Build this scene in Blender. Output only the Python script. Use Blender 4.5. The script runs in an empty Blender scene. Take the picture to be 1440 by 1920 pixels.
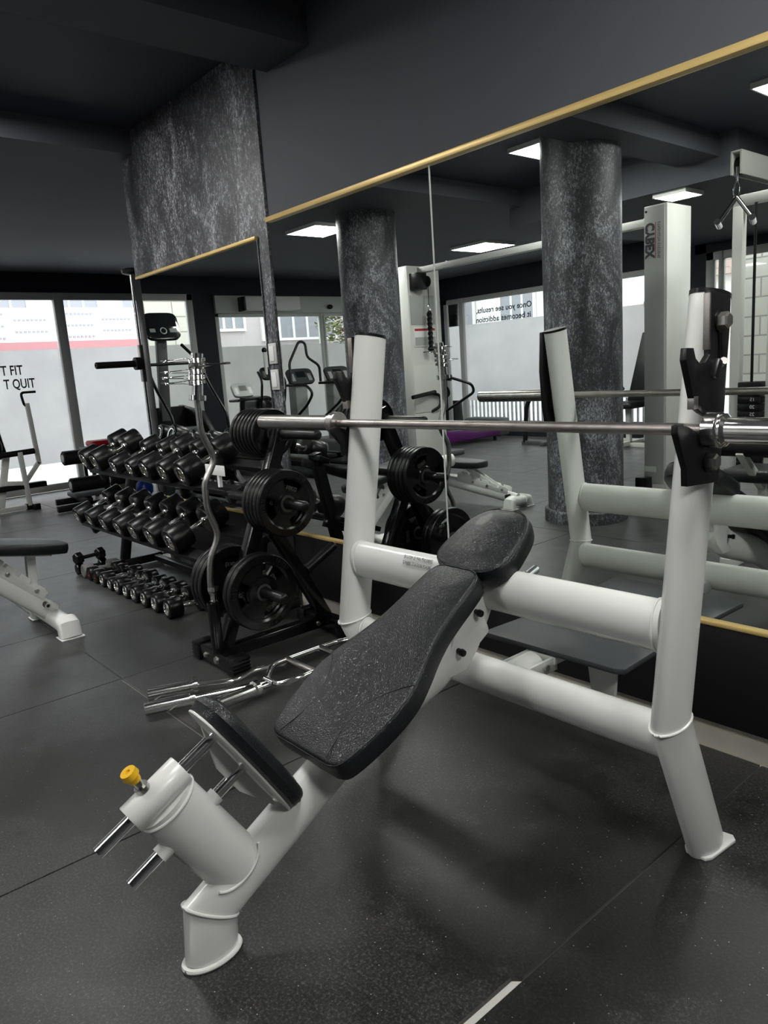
import bpy, bmesh, math, random
from mathutils import Vector, Matrix, Quaternion
random.seed(7)
V = Vector
PI = math.pi
SC = bpy.context.scene
COL = SC.collection

# ------------------------------------------------------------------ camera
F_PX = 1391.0
cam_d = bpy.data.cameras.new('camera')
cam_d.sensor_fit = 'VERTICAL'; cam_d.sensor_height = 36.0; cam_d.sensor_width = 27.0
cam_d.lens = F_PX / 1920 * 36.0
cam_d.clip_start = 0.02; cam_d.clip_end = 200
cam = bpy.data.objects.new('camera', cam_d); COL.objects.link(cam)
# columns of the camera frame (right, down, forward) written in world axes
RX = V((0.65142103, 0.75566053, -0.06802791))
RY = V((0.10123705, -0.1754304, -0.97927281))
RZ = V((-0.75193198, 0.63103196, -0.1907799))
M3 = Matrix((RX, -RY, -RZ)).transposed()
cam.matrix_world = Matrix.Translation((0, 0, 1.31)) @ M3.to_4x4()
SC.camera = cam

# ------------------------------------------------------------------ world, light, exposure
SC.view_settings.view_transform = 'Standard'
SC.view_settings.look = 'None'
SC.view_settings.gamma = 1.0
SC.view_settings.use_curve_mapping = False
SC.view_settings.exposure = 0.38
wd = bpy.data.worlds.new('overcast_sky'); SC.world = wd; wd.use_nodes = True
wd.node_tree.nodes['Background'].inputs['Color'].default_value = (0.93, 0.96, 1.0, 1)
wd.node_tree.nodes['Background'].inputs['Strength'].default_value = 3.2
LAMP_STRENGTH = 40.0

# ------------------------------------------------------------------ materials
def new_mat(name):
    m = bpy.data.materials.new(name); m.use_nodes = True
    nt = m.node_tree; b = nt.nodes['Principled BSDF']
    return m, nt, b
def N(nt, t, **kw):
    n = nt.nodes.new(t)
    for k, v in kw.items():
        setattr(n, k, v)
    return n
def coords(nt, scale=(1, 1, 1)):
    tc = N(nt, 'ShaderNodeTexCoord'); mp = N(nt, 'ShaderNodeMapping')
    mp.inputs['Scale'].default_value = scale
    nt.links.new(tc.outputs['Object'], mp.inputs['Vector'])
    return mp.outputs['Vector']
def noise(nt, vec, scale, detail=4, rough=0.6):
    n = N(nt, 'ShaderNodeTexNoise'); n.inputs['Scale'].default_value = scale
    n.inputs['Detail'].default_value = detail; n.inputs['Roughness'].default_value = rough
    nt.links.new(vec, n.inputs['Vector']); return n.outputs['Fac']
def ramp(nt, fac, stops):
    r = N(nt, 'ShaderNodeValToRGB'); e = r.color_ramp.elements
    while len(e) < len(stops): e.new(0.5)
    for i, (p, c) in enumerate(stops):
        e[i].position = p
        e[i].color = (c, c, c, 1) if isinstance(c, (int, float)) else (*c, 1)
    nt.links.new(fac, r.inputs['Fac']); return r.outputs['Color']
def mixc(nt, fac, a, b, mode='MIX'):
    m = N(nt, 'ShaderNodeMix', data_type='RGBA', blend_type=mode)
    for s, val in ((m.inputs['Factor'], fac), (m.inputs[6], a), (m.inputs[7], b)):
        if hasattr(val, 'links'): nt.links.new(val, s)
        elif isinstance(val, (int, float)): s.default_value = val
        else: s.default_value = (*val, 1)
    return m.outputs[2]
def bump(nt, b, fac, strength=0.3, dist=0.002):
    n = N(nt, 'ShaderNodeBump'); n.inputs['Strength'].default_value = strength
    n.inputs['Distance'].default_value = dist
    nt.links.new(fac, n.inputs['Height']); nt.links.new(n.outputs['Normal'], b.inputs['Normal'])
def plain(name, col, rough=0.5, metal=0.0, var=0.0, vs=20, bmp=0.0, bs=200, spec=0.5, coat=0.0):
    m, nt, b = new_mat(name)
    b.inputs['Base Color'].default_value = (*col, 1)
    b.inputs['Roughness'].default_value = rough
    b.inputs['Metallic'].default_value = metal
    b.inputs['Specular IOR Level'].default_value = spec
    b.inputs['Coat Weight'].default_value = coat
    vec = coords(nt)
    if var:
        f = noise(nt, vec, vs)
        c = mixc(nt, f, [x * (1 - var) for x in col], [min(1, x * (1 + var)) for x in col])
        nt.links.new(c, b.inputs['Base Color'])
    if bmp:
        bump(nt, b, noise(nt, vec, bs, 2), bmp, 0.001)
    return m

MAT = {}
MAT['white'] = plain('white_powder_coat', (0.74, 0.75, 0.72), 0.3, var=0.04, vs=6, bmp=0.05, bs=150, coat=0.2)
MAT['white2'] = plain('machine_white_paint', (0.66, 0.67, 0.63), 0.4, var=0.05, vs=4)
MAT['greypaint'] = plain('machine_grey_paint', (0.42, 0.43, 0.41), 0.45, var=0.05, vs=4)
MAT['darkgrey'] = plain('dark_grey_plastic', (0.09, 0.095, 0.1), 0.45)
MAT['black'] = plain('gloss_black_paint', (0.004, 0.004, 0.0045), 0.2, bmp=0.03, spec=0.45)
MAT['blackm'] = plain('satin_black_steel', (0.006, 0.006, 0.007), 0.36, bmp=0.1, bs=300, spec=0.35)
MAT['rubber'] = plain('black_rubber', (0.004, 0.004, 0.0045), 0.33, var=0.2, vs=30, bmp=0.08, bs=250, spec=0.35)
MAT['foam'] = plain('black_foam', (0.006, 0.006, 0.007), 0.5, spec=0.35)
MAT['chrome'] = plain('polished_chrome', (0.88, 0.88, 0.87), 0.16, metal=1.0, var=0.1, vs=40)
MAT['steel'] = plain('worn_steel', (0.45, 0.44, 0.42), 0.3, metal=1.0, var=0.3, vs=60, bmp=0.2, bs=300)
MAT['bolt'] = plain('zinc_bolt_steel', (0.55, 0.54, 0.50), 0.35, metal=1.0)
MAT['yellow'] = plain('yellow_plastic', (0.85, 0.50, 0.02), 0.35)
MAT['gold'] = plain('gold_trim', (0.72, 0.52, 0.20), 0.38, metal=0.35, var=0.1, vs=8)
MAT['red'] = plain('red_vinyl', (0.55, 0.02, 0.03), 0.4)
MAT['blue'] = plain('blue_vinyl', (0.01, 0.05, 0.32), 0.35)
MAT['kyellow'] = plain('yellow_green_vinyl', (0.65, 0.62, 0.03), 0.4)
MAT['purple'] = plain('purple_paint', (0.09, 0.006, 0.11), 0.35)
MAT['paper'] = plain('white_paper', (0.82, 0.83, 0.82), 0.6)
MAT['ink'] = plain('black_lettering', (0.01, 0.01, 0.01), 0.5)
MAT['greyink'] = plain('grey_lettering', (0.10, 0.10, 0.11), 0.5)
MAT['redink'] = plain('red_lettering', (0.45, 0.03, 0.04), 0.5)
MAT['goldink'] = plain('pale_gold_lettering', (0.70, 0.62, 0.42), 0.4)
MAT['whiteink'] = plain('white_lettering', (0.8, 0.8, 0.8), 0.5)
MAT['alu'] = plain('grey_window_frame', (0.52, 0.53, 0.52), 0.45)
MAT['alulight'] = plain('light_grey_door_header', (0.58, 0.61, 0.58), 0.45)
MAT['consoledark'] = plain('matt_charcoal_console', (0.035, 0.038, 0.04), 0.7, spec=0.15)
MAT['screen'] = plain('dark_screen', (0.01, 0.012, 0.014), 0.12)
MAT['console'] = plain('console_grey', (0.20, 0.215, 0.21), 0.45)
MAT['consolelight'] = plain('console_light_grey', (0.50, 0.53, 0.52), 0.4)
MAT['greyrub'] = plain('grey_neoprene', (0.16, 0.155, 0.15), 0.7)
MAT['switchw'] = plain('switch_white', (0.62, 0.62, 0.60), 0.35)
MAT['greymat'] = plain('charcoal_step_rubber', (0.055, 0.060, 0.066), 0.5, var=0.15, vs=12, bmp=0.1)
MAT['skirt'] = plain('beige_wall_tile', (0.50, 0.47, 0.40), 0.5, var=0.15, vs=9)
MAT['slab'] = plain('pale_screed', (0.55, 0.54, 0.50), 0.8, var=0.1)

def leather():
    m, nt, b = new_mat('black_pebbled_leather')
    vec = coords(nt)
    b.inputs['Base Color'].default_value = (0.010, 0.0105, 0.012, 1)
    b.inputs['Roughness'].default_value = 0.33
    b.inputs['Specular IOR Level'].default_value = 0.42
    v = N(nt, 'ShaderNodeTexVoronoi', feature='DISTANCE_TO_EDGE'); v.inputs['Scale'].default_value = 210
    nt.links.new(vec, v.inputs['Vector'])
    h = N(nt, 'ShaderNodeMath', operation='MULTIPLY'); h.inputs[1].default_value = 1.0
    nt.links.new(v.outputs['Distance'], h.inputs[0])
    bump(nt, b, h.outputs[0], 0.45, 0.003)
    f = noise(nt, vec, 5, 3)
    c = mixc(nt, f, (0.009, 0.0100, 0.0115), (0.014, 0.0155, 0.018))
    nt.links.new(c, b.inputs['Base Color'])
    return m
MAT['leather'] = leather()

def worn_leather():
    m = MAT['leather'].copy(); m.name = 'black_pebbled_leather_worn'
    nt = m.node_tree; b = nt.nodes['Principled BSDF']
    tc = N(nt, 'ShaderNodeTexCoord')
    sub = N(nt, 'ShaderNodeVectorMath', operation='DISTANCE'); sub.inputs[1].default_value = (-0.044, 0.450, 0.838)
    nt.links.new(tc.outputs['Object'], sub.inputs[0])
    nz = noise(nt, tc.outputs['Object'], 55, 4)
    ad = N(nt, 'ShaderNodeMath', operation='MULTIPLY_ADD'); ad.inputs[1].default_value = 0.03
    nt.links.new(nz, ad.inputs[0]); nt.links.new(sub.outputs['Value'], ad.inputs[2])
    fac = ramp(nt, ad.outputs[0], [(0.0, 1.0), (0.038, 0.9), (0.045, 0.0)])
    old = b.inputs['Base Color'].links[0].from_socket
    nt.links.new(mixc(nt, fac, old, (0.13, 0.125, 0.115)), b.inputs['Base Color'])
    return m
MAT['leather_worn'] = worn_leather()

def wall_dark():
    m, nt, b = new_mat('charcoal_wall_paint')
    vec = coords(nt)
    f = noise(nt, vec, 1.5, 3)
    nt.links.new(mixc(nt, f, (0.062, 0.066, 0.080), (0.072, 0.077, 0.092)), b.inputs['Base Color'])
    b.inputs['Roughness'].default_value = 0.75
    bump(nt, b, noise(nt, vec, 90, 3), 0.08, 0.002)
    return m
MAT['wall'] = wall_dark()
MAT['ceil'] = plain('dark_navy_ceiling_paint', (0.028, 0.032, 0.052), 0.65, var=0.05, vs=2)
MAT['wallnavy'] = plain('blue_black_wall_paint', (0.009, 0.012, 0.022), 0.7, var=0.05, vs=2)
MAT['panelblack'] = plain('black_dado_board', (0.007, 0.007, 0.008), 0.38, var=0.3, vs=2)

def plaster():
    m, nt, b = new_mat('speckled_charcoal_plaster')
    vec = coords(nt, (1, 1, 1))
    def dn(vec, sc, det, ro, dist):
        n = N(nt, 'ShaderNodeTexNoise'); n.inputs['Scale'].default_value = sc; n.inputs['Detail'].default_value = det
        n.inputs['Roughness'].default_value = ro; n.inputs['Distortion'].default_value = dist
        nt.links.new(vec, n.inputs['Vector']); return n.outputs['Fac']
    tc = N(nt, 'ShaderNodeTexCoord'); mp = N(nt, 'ShaderNodeMapping')
    mp.inputs['Rotation'].default_value = (0.35, 0.75, 0.2); mp.inputs['Scale'].default_value = (1.9, 1.9, 0.95)
    nt.links.new(tc.outputs['Object'], mp.inputs['Vector'])
    f1 = dn(mp.outputs[0], 2.2, 7, 0.7, 0.8)
    f2 = dn(mp.outputs[0], 42, 7, 0.82, 1.0)
    base = ramp(nt, f1, [(0.30, (0.016, 0.017, 0.021)), (0.70, (0.066, 0.069, 0.078))])
    sm = N(nt, 'ShaderNodeMath', operation='MULTIPLY_ADD'); sm.inputs[1].default_value = 0.45
    nt.links.new(f1, sm.inputs[0]); nt.links.new(f2, sm.inputs[2])
    streak = ramp(nt, sm.outputs[0], [(0.73, 0.0), (0.79, 0.30), (0.90, 1.2)])
    c = mixc(nt, 1.0, base, mixc(nt, 1.0, streak, (0.42, 0.43, 0.46), 'MULTIPLY'), 'ADD')
    vo = N(nt, 'ShaderNodeTexVoronoi'); vo.inputs['Scale'].default_value = 55
    nt.links.new(vec, vo.inputs['Vector'])
    dots = ramp(nt, vo.outputs['Distance'], [(0.0, 1.0), (0.10, 0.0)])
    thr = N(nt, 'ShaderNodeSeparateColor'); nt.links.new(vo.outputs['Color'], thr.inputs[0])
    sel = ramp(nt, thr.outputs[0], [(0.84, 0.0), (0.85, 1.0)])
    f = mixc(nt, 1.0, dots, sel, 'MULTIPLY')
    nt.links.new(mixc(nt, f, c, (0.75, 0.74, 0.66)), b.inputs['Base Color'])
    r = mixc(nt, f, (0.5, 0.5, 0.5), (0.15, 0.15, 0.15))
    nt.links.new(r, b.inputs['Roughness'])
    nt.links.new(mixc(nt, f, (0, 0, 0), (0.6, 0.6, 0.6)), b.inputs['Metallic'])
    bump(nt, b, f2, 0.35, 0.003)
    return m
MAT['plaster'] = plaster()

def floor_mat():
    m, nt, b = new_mat('speckled_black_rubber_matting')
    vec = coords(nt)
    fine = noise(nt, vec, 130, 4, 0.85)
    big = noise(nt, vec, 1.1, 5, 0.6)
    mid = noise(nt, vec, 7, 5, 0.7)
    c1 = ramp(nt, fine, [(0.35, 0.002), (0.52, 0.012), (0.70, 0.070)])
    st = N(nt, 'ShaderNodeMath', operation='MULTIPLY_ADD'); st.inputs[1].default_value = 0.35
    nt.links.new(mid, st.inputs[0]); nt.links.new(big, st.inputs[2])
    stain = ramp(nt, st.outputs[0], [(0.50, 0.35), (0.62, 0.55), (0.665, 0.70), (0.678, 1.35), (0.80, 1.7)])
    c = mixc(nt, 1.0, c1, stain, 'MULTIPLY')
    vo = N(nt, 'ShaderNodeTexVoronoi'); vo.inputs['Scale'].default_value = 85
    nt.links.new(vec, vo.inputs['Vector'])
    dots = ramp(nt, vo.outputs['Distance'], [(0.0, 1.0), (0.10, 1.0), (0.14, 0.0)])
    sc = N(nt, 'ShaderNodeSeparateColor'); nt.links.new(vo.outputs['Color'], sc.inputs[0])
    sel = ramp(nt, sc.outputs[0], [(0.90, 0.0), (0.905, 1.0)])
    f = mixc(nt, 1.0, dots, sel, 'MULTIPLY')
    nt.links.new(mixc(nt, f, c, (0.38, 0.37, 0.32)), b.inputs['Base Color'])
    b.inputs['Specular IOR Level'].default_value = 0.5
    b.inputs['Sheen Weight'].default_value = 0.40; b.inputs['Sheen Roughness'].default_value = 0.35
    nt.links.new(ramp(nt, mid, [(0.3, 0.33), (0.7, 0.46)]), b.inputs['Roughness'])
    bump(nt, b, fine, 0.32, 0.002)
    return m
MAT['floor'] = floor_mat()

def mirror_mat():
    m, nt, b = new_mat('silvered_mirror')
    b.inputs['Base Color'].default_value = (0.86, 0.90, 0.87, 1)
    b.inputs['Metallic'].default_value = 1.0
    b.inputs['Roughness'].default_value = 0.0
    return m
MAT['mirror'] = mirror_mat()

def glass_mat(name, frost):
    m = bpy.data.materials.new(name); m.use_nodes = True; nt = m.node_tree
    nt.nodes.remove(nt.nodes['Principled BSDF']); out = nt.nodes['Material Output']
    tr = N(nt, 'ShaderNodeBsdfTransparent'); gl = N(nt, 'ShaderNodeBsdfGlossy')
    gl.inputs['Roughness'].default_value = 0.02
    mx = N(nt, 'ShaderNodeMixShader')
    if frost:
        td = N(nt, 'ShaderNodeBsdfTranslucent'); df = N(nt, 'ShaderNodeBsdfDiffuse')
        vec = coords(nt, (1, 1, 1))
        f = noise(nt, vec, 2.2, 4)
        col = ramp(nt, f, [(0.3, (0.86, 0.86, 0.87)), (0.7, (0.95, 0.95, 0.95))])
        nt.links.new(col, td.inputs['Color']); df.inputs['Color'].default_value = (0.5, 0.5, 0.5, 1)
        a = N(nt, 'ShaderNodeMixShader'); a.inputs[0].default_value = 0.12
        nt.links.new(td.outputs[0], a.inputs[1]); nt.links.new(tr.outputs[0], a.inputs[2])
        c = N(nt, 'ShaderNodeMixShader'); c.inputs[0].default_value = 0.08
        nt.links.new(a.outputs[0], c.inputs[1]); nt.links.new(df.outputs[0], c.inputs[2])
        nt.links.new(c.outputs[0], out.inputs['Surface'])
    else:
        fr = N(nt, 'ShaderNodeFresnel'); fr.inputs['IOR'].default_value = 1.45
        tr.inputs['Color'].default_value = (0.93, 0.95, 0.95, 1)
        nt.links.new(fr.outputs[0], mx.inputs[0])
        nt.links.new(tr.outputs[0], mx.inputs[1]); nt.links.new(gl.outputs[0], mx.inputs[2])
        nt.links.new(mx.outputs[0], out.inputs['Surface'])
    return m
MAT['glass'] = glass_mat('clear_window_glass', False)
MAT['frost'] = glass_mat('frosted_window_film', True)

def emit(name, col, s):
    m = bpy.data.materials.new(name); m.use_nodes = True; nt = m.node_tree
    b = nt.nodes['Principled BSDF']
    b.inputs['Emission Color'].default_value = (*col, 1); b.inputs['Emission Strength'].default_value = s
    b.inputs['Base Color'].default_value = (0.8, 0.8, 0.8, 1)
    return m
MAT['lamp'] = emit('lit_led_diffuser', (1.0, 0.99, 0.96), LAMP_STRENGTH)

def facade(name, ca, cb, bw, bh, mortar):
    m, nt, b = new_mat(name)
    vec = coords(nt)
    br = N(nt, 'ShaderNodeTexBrick')
    br.inputs['Color1'].default_value = (*ca, 1); br.inputs['Color2'].default_value = (*cb, 1)
    br.inputs['Mortar'].default_value = (*mortar, 1); br.inputs['Scale'].default_value = 1.0
    br.inputs['Brick Width'].default_value = bw; br.inputs['Row Height'].default_value = bh
    br.inputs['Mortar Size'].default_value = 0.012
    sp = N(nt, 'ShaderNodeSeparateXYZ'); cb_ = N(nt, 'ShaderNodeCombineXYZ')
    ad = N(nt, 'ShaderNodeMath', operation='ADD')
    nt.links.new(vec, sp.inputs[0]); nt.links.new(sp.outputs[0], ad.inputs[0]); nt.links.new(sp.outputs[1], ad.inputs[1])
    nt.links.new(ad.outputs[0], cb_.inputs[0]); nt.links.new(sp.outputs[2], cb_.inputs[1])
    nt.links.new(cb_.outputs[0], br.inputs['Vector'])
    nt.links.new(br.outputs['Color'], b.inputs['Base Color']); b.inputs['Roughness'].default_value = 0.85
    return m
MAT['stone'] = facade('pale_stone_blocks', (0.62, 0.58, 0.50), (0.70, 0.66, 0.58), 0.55, 0.28, (0.35, 0.33, 0.30))
MAT['brickred'] = facade('weathered_roof_tiles', (0.42, 0.30, 0.27), (0.50, 0.38, 0.33), 0.3, 0.16, (0.3, 0.25, 0.22))
MAT['render1'] = plain('cream_render', (0.78, 0.74, 0.70), 0.9, var=0.04, vs=1)
MAT['render2'] = plain('white_render', (0.85, 0.85, 0.84), 0.9, var=0.03, vs=1)
MAT['render3'] = plain('mauve_grey_render', (0.52, 0.47, 0.47), 0.9, var=0.08, vs=1)
MAT['extglass'] = plain('grey_window_panes', (0.30, 0.31, 0.34), 0.3)
MAT['extdark'] = plain('dark_grey_base_course', (0.22, 0.23, 0.24), 0.8, var=0.2, vs=2)
MAT['extred'] = plain('dull_red_awning', (0.42, 0.20, 0.21), 0.8)
MAT['leaf'] = plain('tree_leaves', (0.16, 0.18, 0.07), 0.7, var=0.5, vs=9)
MAT['bark'] = plain('tree_bark', (0.16, 0.12, 0.09), 0.9)
MAT['asphalt'] = plain('street_paving', (0.55, 0.55, 0.54), 0.9, var=0.08, vs=3)
MAT['sign_red'] = plain('red_sign_panel', (0.60, 0.03, 0.08), 0.5)
MAT['fence'] = plain('grey_fence_paint', (0.20, 0.20, 0.21), 0.6)
MAT['relief'] = plain('lighter_black_relief', (0.045, 0.044, 0.042), 0.4)  # raised letters and hub ring, lighter than the plate body
MAT['knurl'] = plain('rusty_knurled_steel', (0.42, 0.39, 0.37), 0.34, metal=1.0, var=0.45, vs=18, bmp=0.5, bs=600)

# ------------------------------------------------------------------ mesh builder
class MB:
    def __init__(self): self.bm = bmesh.new(); self.mats = []
    def _mi(self, mat):
        if mat is None: return 0
        if mat not in self.mats: self.mats.append(mat)
        return self.mats.index(mat)
    def _faces(self, vs, faces, mi, M=None):
        bv = [self.bm.verts.new(M @ V(v) if M else V(v)) for v in vs]
        for f in faces:
            try:
                fc = self.bm.faces.new([bv[i] for i in f]); fc.material_index = mi; fc.smooth = True
            except ValueError: pass
        return bv
    def box(self, c, s, rot=None, bev=0.0, seg=2, mat=None):
        mi = self._mi(mat)
        b2 = bmesh.new(); bmesh.ops.create_cube(b2, size=1.0)
        bmesh.ops.scale(b2, vec=V(s), verts=b2.verts)
        if bev: bmesh.ops.bevel(b2, geom=list(b2.edges), offset=bev, segments=seg, affect='EDGES', profile=0.5)
        M = Matrix.Translation(V(c)) @ (rot.to_4x4() if rot else Matrix())
        b2.verts.index_update()
        self._faces([v.co.copy() for v in b2.verts], [[v.index for v in f.verts] for f in b2.faces], mi, M)
        b2.free(); return self
    def bx(self, x0, x1, y0, y1, z0, z1, **k):
        return self.box(((x0+x1)/2, (y0+y1)/2, (z0+z1)/2), (abs(x1-x0), abs(y1-y0), abs(z1-z0)), **k)
    def beam(self, p, q, w, h, up=(1, 0, 0), bev=0.004, mat=None):
        """square section bar from p to q; w is measured along `up`."""
        p = V(p); q = V(q); t = (q-p).normalized(); u = V(up); u = (u - t*u.dot(t)).normalized(); n = t.cross(u)
        R = Matrix((u, n, t)).transposed()
        return self.box((p+q)/2, (w, h, (q-p).length), R, bev, 2, mat)
    def sweep(self, pts, a, b=None, up=(1, 0, 0), seg=20, closed=False, caps=True, mat=None, power=2.0):
        """sweep an ellipse (a along `up`, b across) through pts with mitred bends."""
        mi = self._mi(mat); b = b if b is not None else a
        P = [V(p) for p in pts]; n = len(P); rings = []
        A = a if isinstance(a, (list, tuple)) else [a]*n
        B = b if isinstance(b, (list, tuple)) else [b]*n
        upv = V(up)
        prev = None
        for i, p in enumerate(P):
            if closed: tin = (p - P[i-1]).normalized(); tout = (P[(i+1) % n] - p).normalized()
            else:
                tin = (p - P[i-1]).normalized() if i else (P[1]-p).normalized()
                tout = (P[i+1]-p).normalized() if i < n-1 else tin
            t = (tin + tout)
            t = t.normalized() if t.length > 1e-6 else tin
            u0 = upv if upv.length else (prev or V((0, 0, 1)))
            if abs(u0.normalized().dot(tin)) > 0.98: u0 = V((0, 0, 1)) if abs(tin.z) < 0.9 else V((0, 1, 0))
            u = (u0 - tin*u0.dot(tin)).normalized(); w = tin.cross(u)
            ring = []
            for k in range(seg):
                ang = 2*PI*k/seg; ca, sa = math.cos(ang), math.sin(ang)
                if power != 2.0:
                    ca = math.copysign(abs(ca)**(2/power), ca); sa = math.copysign(abs(sa)**(2/power), sa)
                o = u*ca*A[i] + w*sa*B[i]
                d = tin.dot(t)
                o = o - tin*(o.dot(t)/d) if d > 0.2 else o
                ring.append(self.bm.verts.new(p+o))
            rings.append(ring); prev = u
        m = n if closed else n-1
        for i in range(m):
            r0, r1 = rings[i], rings[(i+1) % n]
            for k in range(seg):
                f = self.bm.faces.new((r0[k], r0[(k+1) % seg], r1[(k+1) % seg], r1[k])); f.smooth = True; f.material_index = mi
        if caps and not closed:
            for r, rev in ((rings[0], True), (rings[-1], False)):
                f = self.bm.faces.new(r[::-1] if rev else r); f.material_index = mi; f.smooth = True
        return self
    def cyl(self, p, q, r, r2=None, seg=24, mat=None):
        return self.sweep([p, q], [r, r if r2 is None else r2], [r, r if r2 is None else r2], up=(0, 0, 1) if abs((V(q)-V(p)).normalized().z) < .9 else (1, 0, 0), seg=seg, mat=mat)
    def lathe(self, p, axis, prof, seg=32, mat=None, close=False):
        """prof: list of (distance along the axis, radius)."""
        mi = self._mi(mat); ax = V(axis).normalized()
        u = V((0, 0, 1)) if abs(ax.z) < .9 else V((1, 0, 0)); u = (u-ax*u.dot(ax)).normalized(); w = ax.cross(u); p = V(p)
        rings = []
        for d, r in prof:
            rings.append([self.bm.verts.new(p+ax*d+(u*math.cos(2*PI*k/seg)+w*math.sin(2*PI*k/seg))*r) for k in range(seg)] if r > 1e-6 else [self.bm.verts.new(p+ax*d)])
        L = len(rings); rng = range(L) if close else range(L-1)
        for i in rng:
            a, b = rings[i], rings[(i+1) % L]
            for k in range(seg):
                k2 = (k+1) % seg
                vs = [a[k % len(a)], a[k2 % len(a)], b[k2 % len(b)], b[k % len(b)]]
                vs2 = []
                for v in vs:
                    if v not in vs2: vs2.append(v)
                if len(vs2) > 2:
                    f = self.bm.faces.new(vs2); f.smooth = True; f.material_index = mi
        return self
    def prism(self, poly, n0, n1, fn, mat=None, bev=0.0):
        """extrude a 2D polygon; fn(a, b, n) -> world point."""
        b2 = bmesh.new()
        lo = [b2.verts.new(fn(a, b, n0)) for a, b in poly]; hi = [b2.verts.new(fn(a, b, n1)) for a, b in poly]
        m = len(poly)
        b2.faces.new(lo[::-1]); b2.faces.new(hi)
        for i in range(m): b2.faces.new((lo[i], lo[(i+1) % m], hi[(i+1) % m], hi[i]))
        bmesh.ops.recalc_face_normals(b2, faces=b2.faces)
        if bev: bmesh.ops.bevel(b2, geom=list(b2.edges), offset=bev, segments=2, affect='EDGES', profile=0.5)
        b2.verts.index_update()
        self._faces([v.co.copy() for v in b2.verts], [[v.index for v in f.verts] for f in b2.faces], self._mi(mat))
        b2.free(); return self
    def sphere(self, c, r, seg=20, mat=None, scale=(1, 1, 1)):
        prof = [(-math.cos(PI*i/10), math.sin(PI*i/10)) for i in range(11)]
        b = MB(); b.lathe((0, 0, 0), (0, 0, 1), prof, seg)
        b.bm.verts.index_update()
        self._faces([V((v.co.x*r*scale[0], v.co.y*r*scale[1], v.co.z*r*scale[2]))+V(c) for v in b.bm.verts], [[v.index for v in f.verts] for f in b.bm.faces], self._mi(mat))
        b.bm.free(); return self
    def pad(self, outline, th, er, puff, M, m=0.05, mat=None):
        """upholstered cushion: outline in (u, v), thickness along local z, M places it."""
        mi = self._mi(mat); O = [V((a, b)) for a, b in outline]; n = len(O)
        vm = min(o.y for o in O)+m; vM = max(o.y for o in O)-m; cx = sum(o.x for o in O)/n
        ax = [V((cx, min(max(o.y, vm), vM))) for o in O]
        def ring(dist, z):
            out = []
            for o, a in zip(O, ax):
                d = (a-o); L = d.length; q = o + d*min(1, dist/L if L else 0); out.append(self.bm.verts.new(M @ V((q.x, q.y, z))))
            return out
        def ringf(s, z):
            return [self.bm.verts.new(M @ V((o.x+(a.x-o.x)*s, o.y+(a.y-o.y)*s, z))) for o, a in zip(O, ax)]
        R = [ringf(0.999, 0), ring(er*.6, 0), ring(er*.15, er*.3), ring(0, er)]
        R.append(ring(-er*0.15, th*.5)); R.append(ring(0, th-er))
        for k in range(1, 5):
            an = PI/2*k/4; R.append(ring(er*(1-math.cos(an)), th-er+er*math.sin(an)))
        Lm = min((a-o).length for o, a in zip(O, ax)); s0 = min(.5, er/max(Lm, .01))
        for k in range(1, 7):
            s = s0+(0.999-s0)*k/6
            R.append(ringf(s, th+puff*(1-(1-(s-s0)/(1-s0))**2)))
        for a, b in zip(R, R[1:]):
            for k in range(n):
                f = self.bm.faces.new((a[k], a[(k+1) % n], b[(k+1) % n], b[k])); f.smooth = True; f.material_index = mi
        bmesh.ops.remove_doubles(self.bm, verts=R[0]+R[-1], dist=0.0015)
        return self
    def text(self, s, size, M, depth=0.0008, align='LEFT', mat=None, spacing=1.0, bold=0.0, width=None):
        cu = bpy.data.curves.new('lettering', 'FONT'); cu.body = s; cu.size = size; cu.extrude = depth/2
        cu.align_x = align; cu.space_character = spacing; cu.offset = bold; cu.resolution_u = 3
        ob = bpy.data.objects.new('lettering_source', cu); COL.objects.link(ob)
        me = bpy.data.meshes.new_from_object(ob.evaluated_get(bpy.context.evaluated_depsgraph_get()))
        k = 1.0
        if width: k = width/max(1e-6, max(v.co.x for v in me.vertices)-min(v.co.x for v in me.vertices))
        self._faces([V((v.co.x*k, v.co.y, v.co.z)) for v in me.vertices], [list(p.vertices) for p in me.polygons], self._mi(mat), M)
        bpy.data.objects.remove(ob); bpy.data.curves.remove(cu); bpy.data.meshes.remove(me)
        return self
    def build(self, name, mat, parent=None, origin=None, smooth=38):
        me = bpy.data.meshes.new(name)
        bmesh.ops.recalc_face_normals(self.bm, faces=self.bm.faces)
        off = V(origin) if origin is not None else (V(parent['_o']) if parent is not None and '_o' in parent.keys() else V((0, 0, 0)))
        if off.length: bmesh.ops.translate(self.bm, verts=self.bm.verts, vec=-off)
        self.bm.to_mesh(me); self.bm.free()
        if self.mats:
            for mm in self.mats: me.materials.append(MAT[mm])
        else: me.materials.append(MAT[mat])
        me.set_sharp_from_angle(angle=math.radians(smooth))
        o = bpy.data.objects.new(name, me); COL.objects.link(o)
        if parent is not None:
            o.parent = parent
            if '_o' in parent.keys(): o['_o'] = list(parent['_o'])
        else: o.location = off
        return o
def tag(o, label, cat, group=None, kind=None):
    o['label'] = label; o['category'] = cat
    if group: o['group'] = group
    if kind: o['kind'] = kind
    return o
def thing(name, label, cat, loc=(0, 0, 0), group=None, local=False):
    """an Empty at the thing's base; parts built in world space are shifted onto it (local=True: parts are built around it)."""
    o = bpy.data.objects.new(name, None); COL.objects.link(o); o.empty_display_size = 0.1
    o.location = loc
    if not local: o['_o'] = list(loc)
    return tag(o, label, cat, group)
def struct(o, label=None):
    o['kind'] = 'structure'
    if label: o['label'] = label
    return o
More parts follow.
